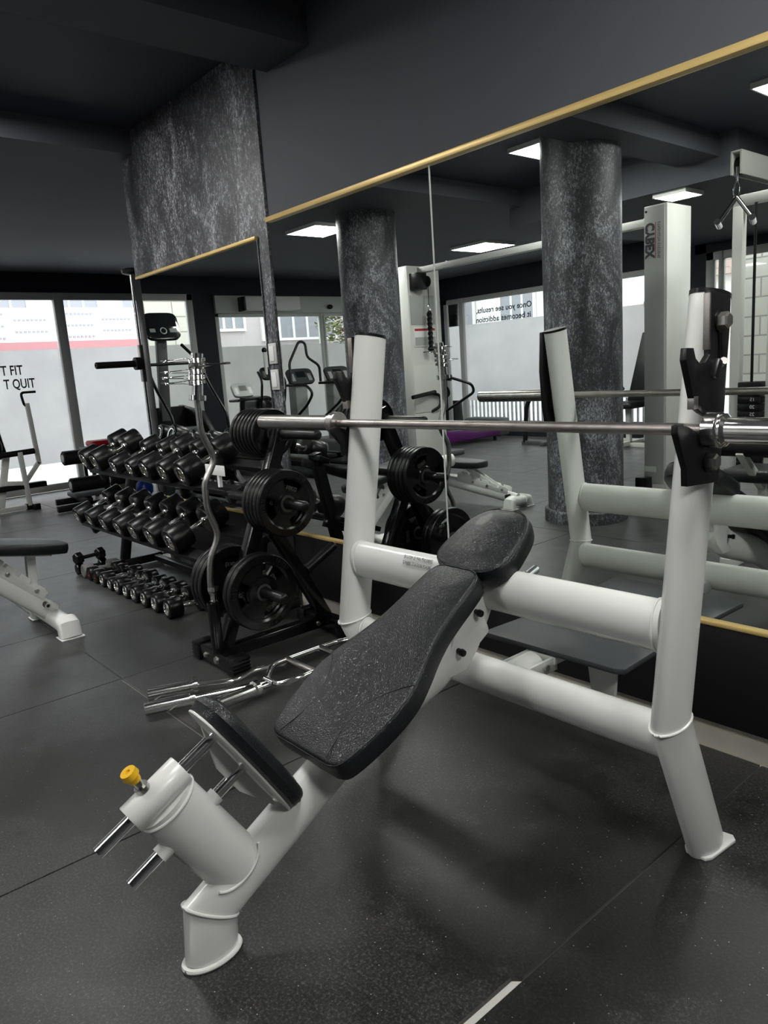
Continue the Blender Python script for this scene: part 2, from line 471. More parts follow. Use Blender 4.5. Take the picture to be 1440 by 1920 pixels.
def dup(root, loc, rot, label):
    r = root.copy(); COL.objects.link(r); r.location = loc; r.rotation_euler = rot; r['label'] = label
    for ch in list(root.children):
        c = ch.copy(); COL.objects.link(c); c.parent = r
        for g in list(ch.children):
            d = g.copy(); COL.objects.link(d); d.parent = c
    return r
ORD = ['first', 'second', 'third', 'fourth', 'fifth', 'sixth', 'seventh', 'eighth', 'ninth', 'tenth', 'eleventh', 'twelfth']
def rotx(a): return Matrix.Rotation(a, 3, 'X')
def frame(origin, xa, ya, za):
    M = Matrix((V(xa), V(ya), V(za))).transposed().to_4x4(); return Matrix.Translation(V(origin)) @ M

# ------------------------------------------------------------------ setting
XE, YO, D = -10.3, -5.5, 2.26            # end wall, opposite wall, mirror plane
ZC, ZL = 2.95, 2.80
struct(MB().bx(-10.6, 4.3, -6, 7, -0.12, -0.012).build('floor', 'slab'))
# rubber mats laid on the screed
fm = MB()
xs = [-10.28, -8.8, -7.7, -6.6, -5.5, -4.2, -3.25, -2.045, -0.905, 0.25, 1.4, 2.5, 4.1]
for i in range(len(xs)-1):
    x0, x1 = xs[i]+.002, xs[i+1]-.002
    ys = [-5.4, -4.45, -3.35, -2.25, -1.15, -0.05, 1.10, 2.235]
    if xs[i+1] < -5.2: ys = [-5.4, -4.45, -3.35, -2.25, -1.15, -0.05, 1.15, 2.5, 3.6, 4.7, 6.0]
    if xs[i] == -2.045:
        fm.prism([(x0, -.0475), (-.930, -.0475), (-.926, 1.045), (-.909, 1.062), (-.907, 2.235), (x0, 2.235)], -0.0119, 0.0, lambda a, b, n: V((a, b, n)))
    if xs[i] == -0.905: fm.bx(x0, x1, -.0475, 2.235, -0.0119, 0.0, bev=.0012, seg=1)
    if xs[i] in (-2.045, -0.905): ys = ys[:-2]
    gg = .0045 if xs[i] == -3.25 else .0
    for j in range(len(ys)-1):
        g = 0.0025
        fm.bx(x0, x1-gg*.5, ys[j]+g, ys[j+1]-g-(gg if j == 5 else 0), -0.0119, 0.0, bev=0.0012, seg=1)
fmo = struct(fm.build('floor', 'floor'))

# partition wall holding the mirrors
struct(MB().bx(-3.47, 4.2, D+.002, 2.42, 0, ZC).build('wall_right', 'wall'), 'charcoal partition wall above and behind the long mirror')
struct(MB().bx(-5.2, -3.47, 2.2475, 2.42, 0, ZC, bev=0.002).build('wall_pillar', 'plaster'), 'speckled charcoal plaster pier projecting from the mirror wall')
struct(MB().bx(XE-.12, XE, -5.62, -1.1, 2.53, ZC+.2).bx(XE-.12, XE, -1.1, 7, 2.55, ZC+.2).bx(XE-.12, XE, -1.14, -.80, 0, 2.55).bx(XE-.12, XE, -5.62, -5.2, 0, 2.55).build('wall_end', 'wallnavy'))
struct(MB().bx(-10.4, 4.2, 6.0, 6.1, 0, 3).build('wall_far', 'wallnavy'))
struct(MB().bx(4.1, 4.2, -6, 6, 0, 3).build('wall_behind', 'wall'))
# opposite wall (seen in the mirror), with openings for windows
ow = MB()
ow.bx(-10.4, -5.1, YO-.12, YO, 2.42, 3.0).bx(-10.4, -9.85, YO-.12, YO, 0, 2.42).bx(-10.4, -5.1, YO-.12, YO, 0, .12).bx(-5.7, -5.1, YO-.12, YO, 0, 2.42)
ow.bx(-5.1, 4.2, YO-.12, YO, 2.5, 3.0).bx(-1.4, 4.2, YO-.12, YO, 0, 3.0).bx(-5.1, -4.95, YO-.12, YO, 0, 3.0)
struct(ow.build('wall_opposite', 'wallnavy'))
struct(MB().bx(-10.5, 4.2, -6, 6.1, ZC, ZC+.1).build('ceiling', 'ceil'))
struct(MB().bx(-10.4, -5.0, -5.6, 6.05, ZL, ZC+.02).build('ceiling', 'wall'), 'lowered ceiling over the window end of the room')
struct(MB().bx(-5.15, -2.85, -5.6, -1.75, 2.62, ZC+.02).build('ceiling', 'wall'), 'deep boxed soffit on the far side of the room')
struct(MB().bx(-3.36, -3.0, -1.75, 2.26, 2.78, ZC+.02).build('ceiling', 'wall'), 'shallow ceiling beam running out from the mirror wall')
# dado, skirting and trims of the mirror wall
struct(MB().bx(-3.47, 4.0, 2.246, 2.266, 0.088, 0.425, bev=.002).build('trim_1', 'panelblack'), 'black board under the long mirror')
struct(MB().bx(-3.47, 4.0, 2.256, 2.266, -0.01, 0.087).build('baseboard_right', 'skirt'), 'beige tile skirting under the black board')
struct(MB().bx(-5.203, -5.10, 2.2385, 2.2455, .50, 2.025, bev=.001).build('trim_9', 'blackm'), 'black edge strip left of the narrow pier mirror')
struct(MB().bx(-5.2, -3.475, 2.236, 2.246, 0.06, 0.49).build('trim_2', 'panelblack'))
struct(MB().bx(-3.465, 4.0, 2.236, 2.262, 2.092, 2.116, bev=.003).build('trim_3', 'gold'), 'gold strip along the top of the long mirror')
struct(MB().bx(-3.465, 4.0, 2.238, 2.262, 0.424, 0.438, bev=.003).build('trim_4', 'gold'), 'gold strip along the bottom of the long mirror')
struct(MB().bx(-5.15, -3.56, 2.222, 2.246, 2.022, 2.040, bev=.003).build('trim_5', 'gold'), 'gold strip over the narrow pier mirror')
struct(MB().bx(-5.15, -3.56, 2.222, 2.246, 0.488, 0.502, bev=.003).build('trim_6', 'gold'), 'gold strip under the narrow pier mirror')
# mirrors
for k, (a, b, lab) in enumerate([(-3.462, -2.262, 'tall wall mirror between the speckled pier and the vertical seam'), (-2.256, 0.1, 'wide wall mirror behind the white bench press'), (0.104, 3.9, 'wide wall mirror at the right end of the wall, outside the picture')]):
    if k == 2: continue
    o = MB().bx(a, b, D-.004, D+.002, 0.438, 2.092).build('wall_mirror', 'mirror'); tag(o, lab, 'mirror', 'mirrors on the partition wall')
tag(MB().bx(-5.10, -3.565, 2.236, 2.242, 0.502, 2.022).build('wall_mirror', 'mirror'), 'narrow mirror on the speckled pier behind the dumbbell rack', 'mirror', 'mirrors on the partition wall')
struct(MB().bx(-2.2625, -2.2555, D-.0055, D+.001, 0.438, 2.092).build('trim_8', 'alulight'), 'bright joint between the two long mirror sheets')
# switches on the strip between the mirrors
for z, w in ((1.425, 'top'), (1.285, 'middle'), (1.02, 'bottom')):
    t = thing('light_switch', 'white light switch plate on the speckled strip between the mirrors, %s one' % w, 'light switch', (-3.515, 2.243, z), 'switch plates between the mirrors')
    MB().bx(-3.552, -3.478, 2.236, 2.2448, z-.055, z+.055, bev=.003).build('plate', 'switchw', t)
    MB().bx(-3.538, -3.492, 2.231, 2.2362, z-.04, z+.04, bev=.002).build('rocker', 'paper', t)

# windows
def window(idx, axis, a0, a1, z0, z1, plane, mull, fz0, fz1, fw=.06, frm='alu', label=None):
    """axis 'y': window lies in the end wall (x = plane); axis 'x': in the opposite wall (y = plane)."""
    def B(mb, p0, p1, q0, q1, d0, d1, **k):
        if axis == 'y': return mb.bx(plane+d0, plane+d1, p0, p1, q0, q1, **k)
        return mb.bx(p0, p1, plane+d0, plane+d1, q0, q1, **k)
    mull = sorted(mull)
    root = bpy.data.objects.new('window_%d' % idx, None); COL.objects.link(root); struct(root, label)
    m = MB()
    B(m, a0, a1, z0, z0+fw, -.09, .0, bev=.004); B(m, a0, a1, z1-fw, z1, -.09, .0, bev=.004)
    B(m, a0, a0+fw, z0, z1, -.09, .0, bev=.004); B(m, a1-fw, a1, z0, z1, -.09, .0, bev=.004)
    for c, w in mull: B(m, c-w/2, c+w/2, z0, z1, -.088, .012, bev=.004)
    m.build('window_frame', frm, root)
    cuts = [a0+fw] + sum([[c-w/2, c+w/2] for c, w in mull], []) + [a1-fw]
    for i in range(0, len(cuts), 2):
        g = MB(); B(g, cuts[i], cuts[i+1], z0+fw, z1-fw, -.046, -.042); g.build('glass_pane', 'glass', root)
        if fz1 > fz0:
            g = MB(); B(g, cuts[i], cuts[i+1], max(fz0, z0+fw), fz1, -.0405, -.0395); g.build('frosted_film', 'frost', root)
    return root
w1 = window(1, 'y', -.80, 5.3, 0.0, 2.55, XE, [(1.15, .12), (3.37, .12)], 0.36, 1.84, .09, label='floor to ceiling window with frosted film at the end of the gym')
w2 = window(2, 'y', -5.2, -1.14, 0.0, 2.28, XE, [(-2.05, .04), (-3.06, .03), (-3.12, .03), (-4.1, .04)], 0.08, 1.78, .06, 'alulight', label='glazed entrance beside the dark wall strip')
w3 = window(3, 'x', -9.85, -5.7, 0.12, 2.42, YO, [(-9.42, .1)], 0.62, 1.95, .08, label='wide shop window with two lines of lettering')
w4 = window(4, 'x', -4.95, -3.6, 0.0, 2.5, YO, [(-4.75, .05)], 0.0, 0.0, .10, label='clear glass door panel facing a stone wall')
w5 = window(5, 'x', -3.5, -1.4, 0.0, 2.5, YO, [(-2.4, .1)], 0.3, 1.9, .10)
# door header box, its sensor and air curtain
struct(MB().bx(XE-.1, XE+.05, -5.2, -1.14, 2.27, 2.53, bev=.004).build('trim_7', 'alulight'), 'pale grey header over the glazed entrance')
t = thing('air_curtain', 'white box heater mounted over the glazed entrance', 'air curtain', (XE+.05, -1.9, 2.3))
MB().bx(XE+.052, XE+.24, -2.5, -1.55, 2.30, 2.50, bev=.01).build('housing', 'paper', t)
MB().bx(XE+.05, XE+.23, -1.549, -1.52, 2.29, 2.50, bev=.005).build('end_cap', 'blackm', t)
tag(MB().sphere((XE+.085, -3.2, 2.36), .055, scale=(.6, 1, .7)).build('door_sensor', 'blackm', origin=(XE+.085, -3.2, 2.36)), 'black domed motion sensor on the pale door header', 'sensor')
# window lettering
def YZ(y, z, x):  # text on the end wall, read from inside (facing -x): right is +y
    return frame((x, y, z), (0, 1, 0), (0, 0, 1), (1, 0, 0))
def XZ(x, z, y):  # text on the opposite wall read from inside (facing -y): right is -x
    return frame((x, y, z), (-1, 0, 0), (0, 0, 1), (0, 1, 0))
t = thing('window_lettering', 'large black words T FIT and T QUIT on the frosted window', 'lettering', (XE-.036, 2.7, 1.45))
MB().text('T FIT', .168, YZ(2.817, 1.537, XE-.036), bold=.003, align='RIGHT', width=.262).build('text_line', 'ink', t)
MB().text('T QUIT', .168, YZ(2.941, 1.367, XE-.036), bold=.003, align='RIGHT', width=.375).build('text_line', 'ink', t)
t = thing('window_lettering', 'small four line slogan on the clear glass of the entrance', 'lettering', (XE-.036, -3.7, 1.9))
for i, w_ in enumerate(['STOP', 'HURTS', 'WHEN', 'DONE']):
    MB().text(w_, .075, YZ(-3.53, 2.06-.10*i, XE-.036), align='CENTER').build('text_line', 'redink' if i == 1 else 'ink', t)
t = thing('window_lettering', 'two black lines beginning Once you see results on the shop window', 'lettering', (-8.4, YO-.036, 2.0))
MB().text('Once you see results,', .132, XZ(-7.87, 2.125, YO-.036), bold=.0025, width=1.21).build('text_line', 'ink', t)
MB().text('it becomes addiction', .132, XZ(-7.89, 1.965, YO-.036), bold=.0025, width=1.20).build('text_line', 'ink', t)

# ceiling lamps
def lamp(x, y, z, w, d, lab):
    t = thing('ceiling_light', lab, 'ceiling light', (x, y, z), 'square led ceiling panels')
    f = MB(); e = .012
    f.bx(x-w/2, x+w/2, y-d/2, y-d/2+e, z-.035, z-.0005).bx(x-w/2, x+w/2, y+d/2-e, y+d/2, z-.035, z-.0005)
    f.bx(x-w/2, x-w/2+e, y-d/2+e, y+d/2-e, z-.035, z-.0005).bx(x+w/2-e, x+w/2, y-d/2+e, y+d/2-e, z-.035, z-.0005)
    f.build('frame', 'white2', t)
    MB().bx(x-w/2+e, x+w/2-e, y-d/2+e, y+d/2-e, z-.033, z-.0006).build('diffuser', 'lamp', t)
lamp(-6.65, -.45, ZL, .55, .5, 'square lit ceiling panel seen left of the left round column in the mirror')
lamp(-6.85, -3.25, ZL, .62, .6, 'square lit ceiling panel seen over the white cable tower bar in the mirror')
lamp(-3.85, -.72, ZC, .5, .5, 'square lit ceiling panel partly hidden by the large round column in the mirror')
lamp(-3.45, -1.95, 2.62, .3, .32, 'small lit ceiling panel above the tower with lettering in the mirror')
lamp(-2.1, -1.05, ZC, .5, .5, 'lit ceiling panel at the upper right edge of the mirror')
lamp(-4.35, .95, ZC, .5, .5, 'lit ceiling panel just beyond the upper left edge of the picture')
lamp(-0.6, 1.0, ZC, .5, .5, 'lit ceiling panel above the bench press, outside the picture')
lamp(1.5, .9, ZC, .6, .6, 'lit ceiling panel behind the viewer, outside the picture')
tag(MB().lathe((-1.62, 2.258, 2.83), (0, -1, 0), [(0, .012), (.006, .012), (.008, .006), (.03, .006), (.03, 0)]).build('wall_hook', 'blackm', origin=(-1.62, 2.258, 2.83)), 'small black hook high on the charcoal wall', 'hook')

# round columns (seen in the mirror)
def column(x, y, lab):
    o = MB().lathe((x, y, 0), (0, 0, 1), [(0, .325), (.09, .325), (.10, .315), (.10, .295), (ZC, .295)], 64)
    c = o.build('wall_column', 'plaster', origin=(x, y, 0)); struct(c, lab)
column(-3.47, -.54, 'thick round speckled column, nearer of the two in the mirror')
column(-5.95, -.5, 'round speckled column, farther of the two in the mirror')

# ================================================================== INCLINE BENCH PRESS
XB = -1.45
OA, OB = .038, .065                       # oval tube half axes (across x, in the side plane)
bench = thing('incline_bench_press', 'white oval-tube incline bench press with black leather pads, in front of the long mirror', 'weight bench', (XB, 1.2, 0))
def side(x): return lambda a, b, n: V((x+n, a, b))
for x in (-2.06, -.84):
    m = MB()
    m.sweep([(x, 1.742, .012), (x, 1.556, .43), (x, 1.722, 1.418)], OA, OB, up=(1, 0, 0), seg=36)
    post = m.build('upright', 'white', bench)
    # weld bead at the bend
    t = (V((x, 1.722, 1.418))-V((x, 1.556, .43))).normalized(); t0 = (V((x, 1.556, .43))-V((x, 1.742, .012))).normalized()
    nrm = (t+t0).normalized(); w = nrm.cross(V((1, 0, 0))).normalized()
    MB().sweep([V((x, 1.556, .43))+V((1, 0, 0))*math.cos(a)*(OA+.001)+w*math.sin(a)*(OB*1.06+.001) for a in [2*PI*k/40 for k in range(40)]], .0035, seg=8, closed=True).build('weld_bead', 'white', post)
    tt = V((0, t.y, t.z)); w2 = V((0, t.z, -t.y))
    MB().sweep([V((x, 1.722, 1.418))+tt*-.002, V((x, 1.722, 1.418))+tt*.008], OA+.001, OB+.001, seg=36).build('end_cap', 'blackm', post)
    f = MB()
    f.prism([(x-.036, 1.70), (x-.036, 1.80), (x-.01, 1.818), (x+.036, 1.824), (x+.050, 1.808), (x+.040, 1.70), (x+.030, 1.681), (x-.022, 1.681)], 0.0005, .010, lambda a, b, n: V((a, b, n)), bev=.002)
    f.build('foot_plate', 'white', bench)
PL = [(1.616, 1.425), (1.706, 1.415), (1.709, 1.361), (1.694, 1.245), (1.682, 1.091), (1.665, 1.001), (1.521, 1.012), (1.519, 1.05), (1.478, 1.130), (1.478, 1.148), (1.503, 1.150), (1.560, 1.127), (1.578, 1.113), (1.605, 1.107), (1.622, 1.122), (1.626, 1.15), (1.585, 1.165), (1.556, 1.18), (1.545, 1.202), (1.511, 1.282), (1.515, 1.307), (1.543, 1.306), (1.553, 1.284), (1.570, 1.273), (1.595, 1.273), (1.616, 1.289), (1.617, 1.362)]
for x0, x1, s in ((-.8015, -.7865, 1), (-2.119, -2.0985, -1)):
    poly = PL if s > 0 else [(a+(.052 if b > 1.265 and a > 1.58 else .075), b-(.034 if 1.10 < b < 1.16 else 0)) for a, b in PL]
    p = MB().prism(poly, 0, 1, lambda a, b, n: V((x0+(x1-x0)*n, a, b)), bev=.0012).build('rack_hook_plate', 'blackm', bench)
    xo = x1 if s > 0 else x0
    # worn bare strip on the front edge of the upper plate
    dyp = 0 if s > 0 else .052; dy2 = 0 if s > 0 else .075
    MB().bx(x0, x1, 1.6115+dyp, 1.6175+dyp, 1.30, 1.42, bev=.001).build('worn_edge_strip', 'knurl', p)
    MB().bx(x0-.0004, x1+.0004, 1.546+dy2, 1.566+dy2, 1.176, 1.204, bev=.001).build('worn_tip', 'knurl', p)
    db = 0 if s > 0 else .055
    for (yy, zz) in ((1.655+db, 1.36), (1.612+db, 1.055)):
        b = MB().lathe((xo-.002*s, yy, zz), (s, 0, 0), [(0, .024), (.006, .024), (.006, .0), ], 24, mat='blackm')
        b.lathe((xo+.004*s, yy, zz), (s, 0, 0), [(0, .019), (.016, .019), (.020, .015), (.020, 0)], 6, mat='bolt')
        b.build('hex_bolt', 'bolt', p)
    b = MB().cyl((xo, 1.652+db, 1.262), (xo+.022*s, 1.635+db, 1.275), .008, mat='bolt').box((xo+.022*s, 1.600+db, 1.258), (.014, .020, .045), rotx(-.5), .004, mat='blackm')
    b.box((xo+.002*s, 1.660+db, 1.30), (.003, .014, .07), rotx(.1), .001, mat='black')
    b.build('swing_latch', 'blackm', p)
# small lower safety hook behind the shaft
# crossbeams
cb1 = MB().sweep([(-2.035, 1.578, .648), (-.865, 1.578, .658)], .066, .040, up=(0, 0, 1), seg=36)
upper = cb1.build('upper_crossbeam', 'white', bench)
cb2 = MB().sweep([(-2.04, 1.582, .368), (-.86, 1.582, .372)], .058, .040, up=(0, 0, 1), seg=36)
lower = cb2.build('lower_crossbeam', 'white', bench)
for (xx, zz, r, par) in ((-2.018, .648, .066, upper), (-.882, .658, .066, upper), (-2.018, .368, .058, lower)):
    MB().sweep([V((xx, 1.578+math.cos(a)*.041, zz+math.sin(a)*(r+.001))) for a in [2*PI*k/36 for k in range(36)]], .003, seg=8, closed=True).build('weld_bead', 'white', par)
# notice on the upper crossbeam
th = .35
Mx = frame((-1.757, 1.5392, .690), (1, 0, 0), (0, math.sin(th), math.cos(th)), (0, -math.cos(th), math.sin(th)))
n_ = MB().text('JU LUTEM QË PARA PËRDORIMIT', .0155, Mx @ Matrix.Translation((.004, .012, .0)), width=.132).text('TË PAJISJES TË SHTRONI PESHQIRË', .0155, Mx @ Matrix.Translation((0, -.008, 0)), width=.132)
n_.build('printed_notice', 'greyink', upper)
# spine: foot tube, sloping oval tube, head support
kn = V((XB, .615, .118))
sp = MB().sweep([(XB, .606, .010), kn, (XB, 1.03, .352), (XB, 1.36, .455), (XB, 1.545, .56)], OA, OB, up=(1, 0, 0), seg=36)
spine = sp.build('spine_tube', 'white', bench)
t0 = (kn-V((XB, .606, .010))).normalized(); t1 = (V((XB, 1.03, .352))-kn).normalized(); nn = (t0+t1).normalized(); w = nn.cross(V((1, 0, 0))).normalized(); kf = 1/max(.3, nn.dot(t0))
MB().sweep([kn+V((1, 0, 0))*math.cos(a)*(OA+.001)+w*math.sin(a)*(OB*kf+.001) for a in [2*PI*k/40 for k in range(40)]], .004, seg=8, closed=True).build('weld_bead', 'white', spine)
MB().sweep([(XB+math.cos(a)*(OA+.003), .606+math.sin(a)*(OB+.004), .0065) for a in [2*PI*k/40 for k in range(40)]], .006, seg=8, closed=True).sweep([(XB, .606, .001), (XB, .606, .012)], OA+.006, OB+.008, seg=36).build('foot_flange', 'white', bench)
# angled brace plate between both crossbeams
br = MB().prism([(1.50, .715), (1.585, .715), (1.60, .62), (1.515, .485), (1.46, .43), (1.38, .43), (1.40, .52)], -.037, .037, lambda a, b, n: V((XB+n, a, b)), bev=.010)
brace = br.build('centre_brace', 'white', bench)
for zz, yy in ((.600, 1.465), (.505, 1.385)):
    MB().lathe((XB+.038, yy+.04, zz), (1, -.2, 0), [(0, .008), (.014, .008), (.016, .011), (.026, .010), (.028, 0)], 20).build('brace_bolt', 'blackm', brace)
# knee support column, sleeve and rods
cdir = V((0, -.60, .80)).normalized()     # up along the column
col0 = V((XB, .680, .212)); col1 = V((XB, .545, .425))
col0 = V((XB, .674, .219))
cax = (col1-col0).normalized()
colm = MB().sweep([col0, col1], OA+.002, OB+.004, up=(1, 0, 0), seg=48)
for vtx in list(colm.bm.verts)[:48]: vtx.co -= cax*.045*min(1, abs(vtx.co.x-XB)/(OA+.002))
column_o = colm.build('knee_support_column', 'white', bench)
rd = V((0, .884, .468)).normalized()      # rod direction
cn = rd.cross(V((1, 0, 0))).normalized()
sc_ = V((XB, .528, .449))
MB().lathe(sc_-rd*.070, rd, [(0, .020), (0, .033), (.002, .0345), (.139, .0345), (.141, .033), (.141, .020), (0, .020)], 36).build('adjustment_sleeve', 'white', bench)
axc = (col1-col0).normalized(); wc = axc.cross(V((1, 0, 0)))
MB().sweep([col1-axc*.004-axc*.012*abs(math.cos(a)) + V((1, 0, 0))*math.cos(a)*(OA+.002)+wc*math.sin(a)*(OB+.005) for a in [2*PI*k/40 for k in range(40)]], .004, seg=8, closed=True).build('weld_bead', 'white', column_o)
bb = col0
for sx in (-1, 1):
    MB().sweep([bb+V((sx*(.024+.0145*math.sin(f)**.5), 0, 0))+wc*(OB+.004)*math.cos(f)-axc*.046*math.sin(f) for f in [PI*(.1+.8*k/24) for k in range(25)]], .0035, seg=8).build('weld_bead', 'white', column_o)
MB().cyl(V((XB, .392, .377)), V((XB, .688, .533)), .0142, seg=28).build('chrome_guide_rod', 'chrome', bench)
r2 = V((XB, .448, .272))
MB().cyl(r2, r2+rd*.345, .0142, seg=28).build('chrome_guide_rod', 'chrome', bench)
for s in (.098, .222):
    MB().cyl(r2+rd*(s-.022), r2+rd*(s+.022), .0195, seg=24).build('rod_bushing', 'white', column_o)
kb = sc_-rd*.012 + cn*(.036)
cn2 = cn if cn.z > 0 else -cn
kb = sc_-rd*.012+cn2*.032
k = MB().lathe(kb, cn2, [(0, .016), (.012, .016), (.012, .011), (.03, .011)], 20, mat='steel').lathe(kb+cn2*.03, cn2, [(0, .013), (.016, .015), (.016, .019), (.030, .017), (.030, .006), (.024, .005), (.024, 0)], 14, mat='yellow')
k.build('plunger_knob', 'yellow', bench)
# knee pad on its plate
pd = V((0, .21, -.335)).normalized()       # down along the pad
pc = V((XB, .731, .436)); pn = pd.cross(V((1, 0, 0))); pn = pn if pn.y > 0 else -pn
def sup(w, h, n=2.6, k=48, f=lambda t, x, y: (x, y)):
    out = []
    for i in range(k):
        a = 2*PI*i/k; c, s = math.cos(a), math.sin(a)
        out.append(f(a, math.copysign(abs(c)**(2/n), c)*w, math.copysign(abs(s)**(2/n), s)*h))
    return out
Mp = frame(pc, (1, 0, 0), pd if V((1, 0, 0)).cross(pd).dot(pn) > 0 else -pd, pn)
MB().prism(sup(.074, .190, 2.6), 0, .006, lambda a, b, n: Mp @ V((a, b, n)), bev=.0015).build('knee_pad_plate', 'white', bench)
g = MB().prism([(-.15, -.006), (.16, -.006), (.16, -.012), (.05, -.045), (-.04, -.045)], -.004, .004, lambda a, b, n: Mp @ V((n+.0, -a if (Mp.to_3x3() @ V((0, 1, 0))).z > 0 else a, b)))
g.build('plate_rib', 'white', bench)
kp = MB().pad(sup(.086, .186, 3.0), .048, .018, .010, Mp @ Matrix.Translation((0, 0, .006)))
kpo = kp.build('knee_pad', 'leather', bench)
MB().cyl(V((XB, .688, .533))-rd*.012, V((XB, .688, .533))+rd*.004, .028, mat='blackm').build('rubber_washer', 'blackm', bench)
# main seat-back pad
sd = V((0, math.cos(.5124), math.sin(.5124))); sn = V((0, -math.sin(.5124), math.cos(.5124)))
so = V((XB, .924, .351))                     # lower edge, underside
Ms = frame(so, (1, 0, 0), sd, sn)
def seat_outline():
    ctl = [(0.0, .120), (.008, .150), (.03, .168), (.09, .187), (.16, .197), (.22, .194), (.28, .172), (.335, .147), (.39, .128), (.45, .118), (.51, .112), (.555, .104), (.580, .088), (.590, .060)]
    ctl = [(v*1.141, w*.923) for v, w in ctl]
    pts = []
    for i in range(len(ctl)-1):
        p0 = ctl[max(i-1, 0)]; p1 = ctl[i]; p2 = ctl[i+1]; p3 = ctl[min(i+2, len(ctl)-1)]
        for s in (0, .34, .67):
            f = lambda q: .5*((2*p1[q])+(-p0[q]+p2[q])*s+(2*p0[q]-5*p1[q]+4*p2[q]-p3[q])*s*s+(-p0[q]+3*p1[q]-3*p2[q]+p3[q])*s**3)
            pts.append((f(1), f(0)))
    pts.append((ctl[-1][1], ctl[-1][0]))
    return pts + [(-x, y) for x, y in reversed(pts)]
SO = seat_outline()
seat = MB().pad(SO, .062, .014, .010, Ms, m=.12).build('back_rest_pad', 'leather', bench)
def piping(outline, th, er, M, par, r=.0018):
    n = len(outline); c = V((sum(o[0] for o in outline)/n, sum(o[1] for o in outline)/n))
    pts = []
    for i, o in enumerate(outline):
        d = V((c.x-o[0], c.y-o[1])); d = V((-math.copysign(1, o[0])*1, 0)) if abs(o[0]) > .03 else V((0, math.copysign(1, c.y-o[1])))
        pts.append(M @ V((o[0]+d.x*er*.35, o[1]+d.y*er*.35, th-er*.28)))
    MB().sweep(pts, r, seg=6, closed=True, up=(0, 0, 1)).build('piping', 'leather', par, smooth=80)
piping(SO, .062, .014, Ms, seat)
# two curved stitched seams on the pad
for s in (-1, 1):
    pts = []
    for k in range(25):
        u = k/24; yv = .014+u*.262; xv = .100-.030*math.sin(u*PI*.9)+.078*u**3
        dd = min(1, (.175-xv)/.175); h = .062+.010*(1-(1-min(1, max(0, dd)))**2)
        pts.append(Ms @ V((s*xv, yv, h-.0015)))
    MB().sweep(pts, .0016, seg=6, up=(0, 0, 1)).build('stitched_seam', 'leather', seat, smooth=80)
MB().box(Ms @ V((0, .30, -.006)), (.14, .44, .010), Matrix((V((1, 0, 0)), sd, sn)).transposed(), .003).build('pad_board', 'blackm', bench)
# head pad
hd = V((0, math.cos(.541), math.sin(.541))); hn = V((0, -math.sin(.541), math.cos(.541)))
Mh = frame(V((XB, 1.516, .672)), (1, 0, 0), hd, hn)
HO = sup(.132, .133, 3.0, 56, lambda a, x, y: (x*(1-.165*y/.13), y+.133))
head = MB().pad(HO, .066, .018, .012, Mh, m=.07).build('head_pad', 'leather_worn', bench, origin=None)
piping(HO, .066, .018, Mh, head)
# spotter platform behind the uprights
MB().prism([(-1.695, 1.835), (-1.178, 1.845), (-1.150, 1.862), (-1.158, 2.085), (-1.68, 2.055)], .358, .378, lambda a, b, n: V((a, b, n)), bev=.005).build('spotter_platform', 'greymat', bench)
MB().sweep([(-1.45, 1.61, .345), (-1.45, 1.80, .345)], .030, .045, up=(0, 0, 1), seg=24).bx(-1.505, -1.495, 1.60, 1.86, .31, .357, bev=.002).bx(-1.405, -1.395, 1.60, 1.86, .31, .357, bev=.002).bx(-1.51, -1.39, 1.84, 1.98, .33, .357, bev=.004).build('platform_arm', 'white', bench)
MB().lathe((-1.395, 1.80, .335), (1, 0, 0), [(0, .012), (.008, .012), (.010, .008), (.010, 0)], 6).build('arm_bolt', 'bolt', bench)
MB().prism([(-1.33, .3575), (-1.22, .3575), (-1.235, .14), (-1.30, .14)], 1.925, 1.940, lambda a, b, n: V((a, n, b)), bev=.002).build('platform_leg', 'white', bench)

# ------------------------------------------------------------------ barbell
def barbell(name, lab, c, ax, half, inner, lab2=None):
    t = thing(name, lab, 'barbell', c)
    ax = V(ax).normalized(); c = V(c)
    MB().lathe(c-ax*(inner-.002), ax, [(0, 0), (0, .0142), (2*inner-.004, .0142), (2*inner-.004, 0)], 32).build('shaft', 'knurl', t)
    for s in (-1, 1):
        a = ax*s
        MB().lathe(c+a*inner, a, [(0, 0), (0, .037), (.002, .0395), (.030, .0395), (.033, .0365), (.0335, .033), (.037, .033), (.0375, .036), (.041, .036), (.048, .0278), (half-inner-.004, .0278), (half-inner, .024), (half-inner, .018), (half-inner-.01, .016), (half-inner-.01, 0)], 40).build('sleeve', 'chrome' if s > 0 else 'steel', t)
    return t
barbell('barbell', 'long steel barbell lying in the hooks of the white bench press', (-1.45, 1.598, 1.1275), (1, 0, 0), 1.183, .668)

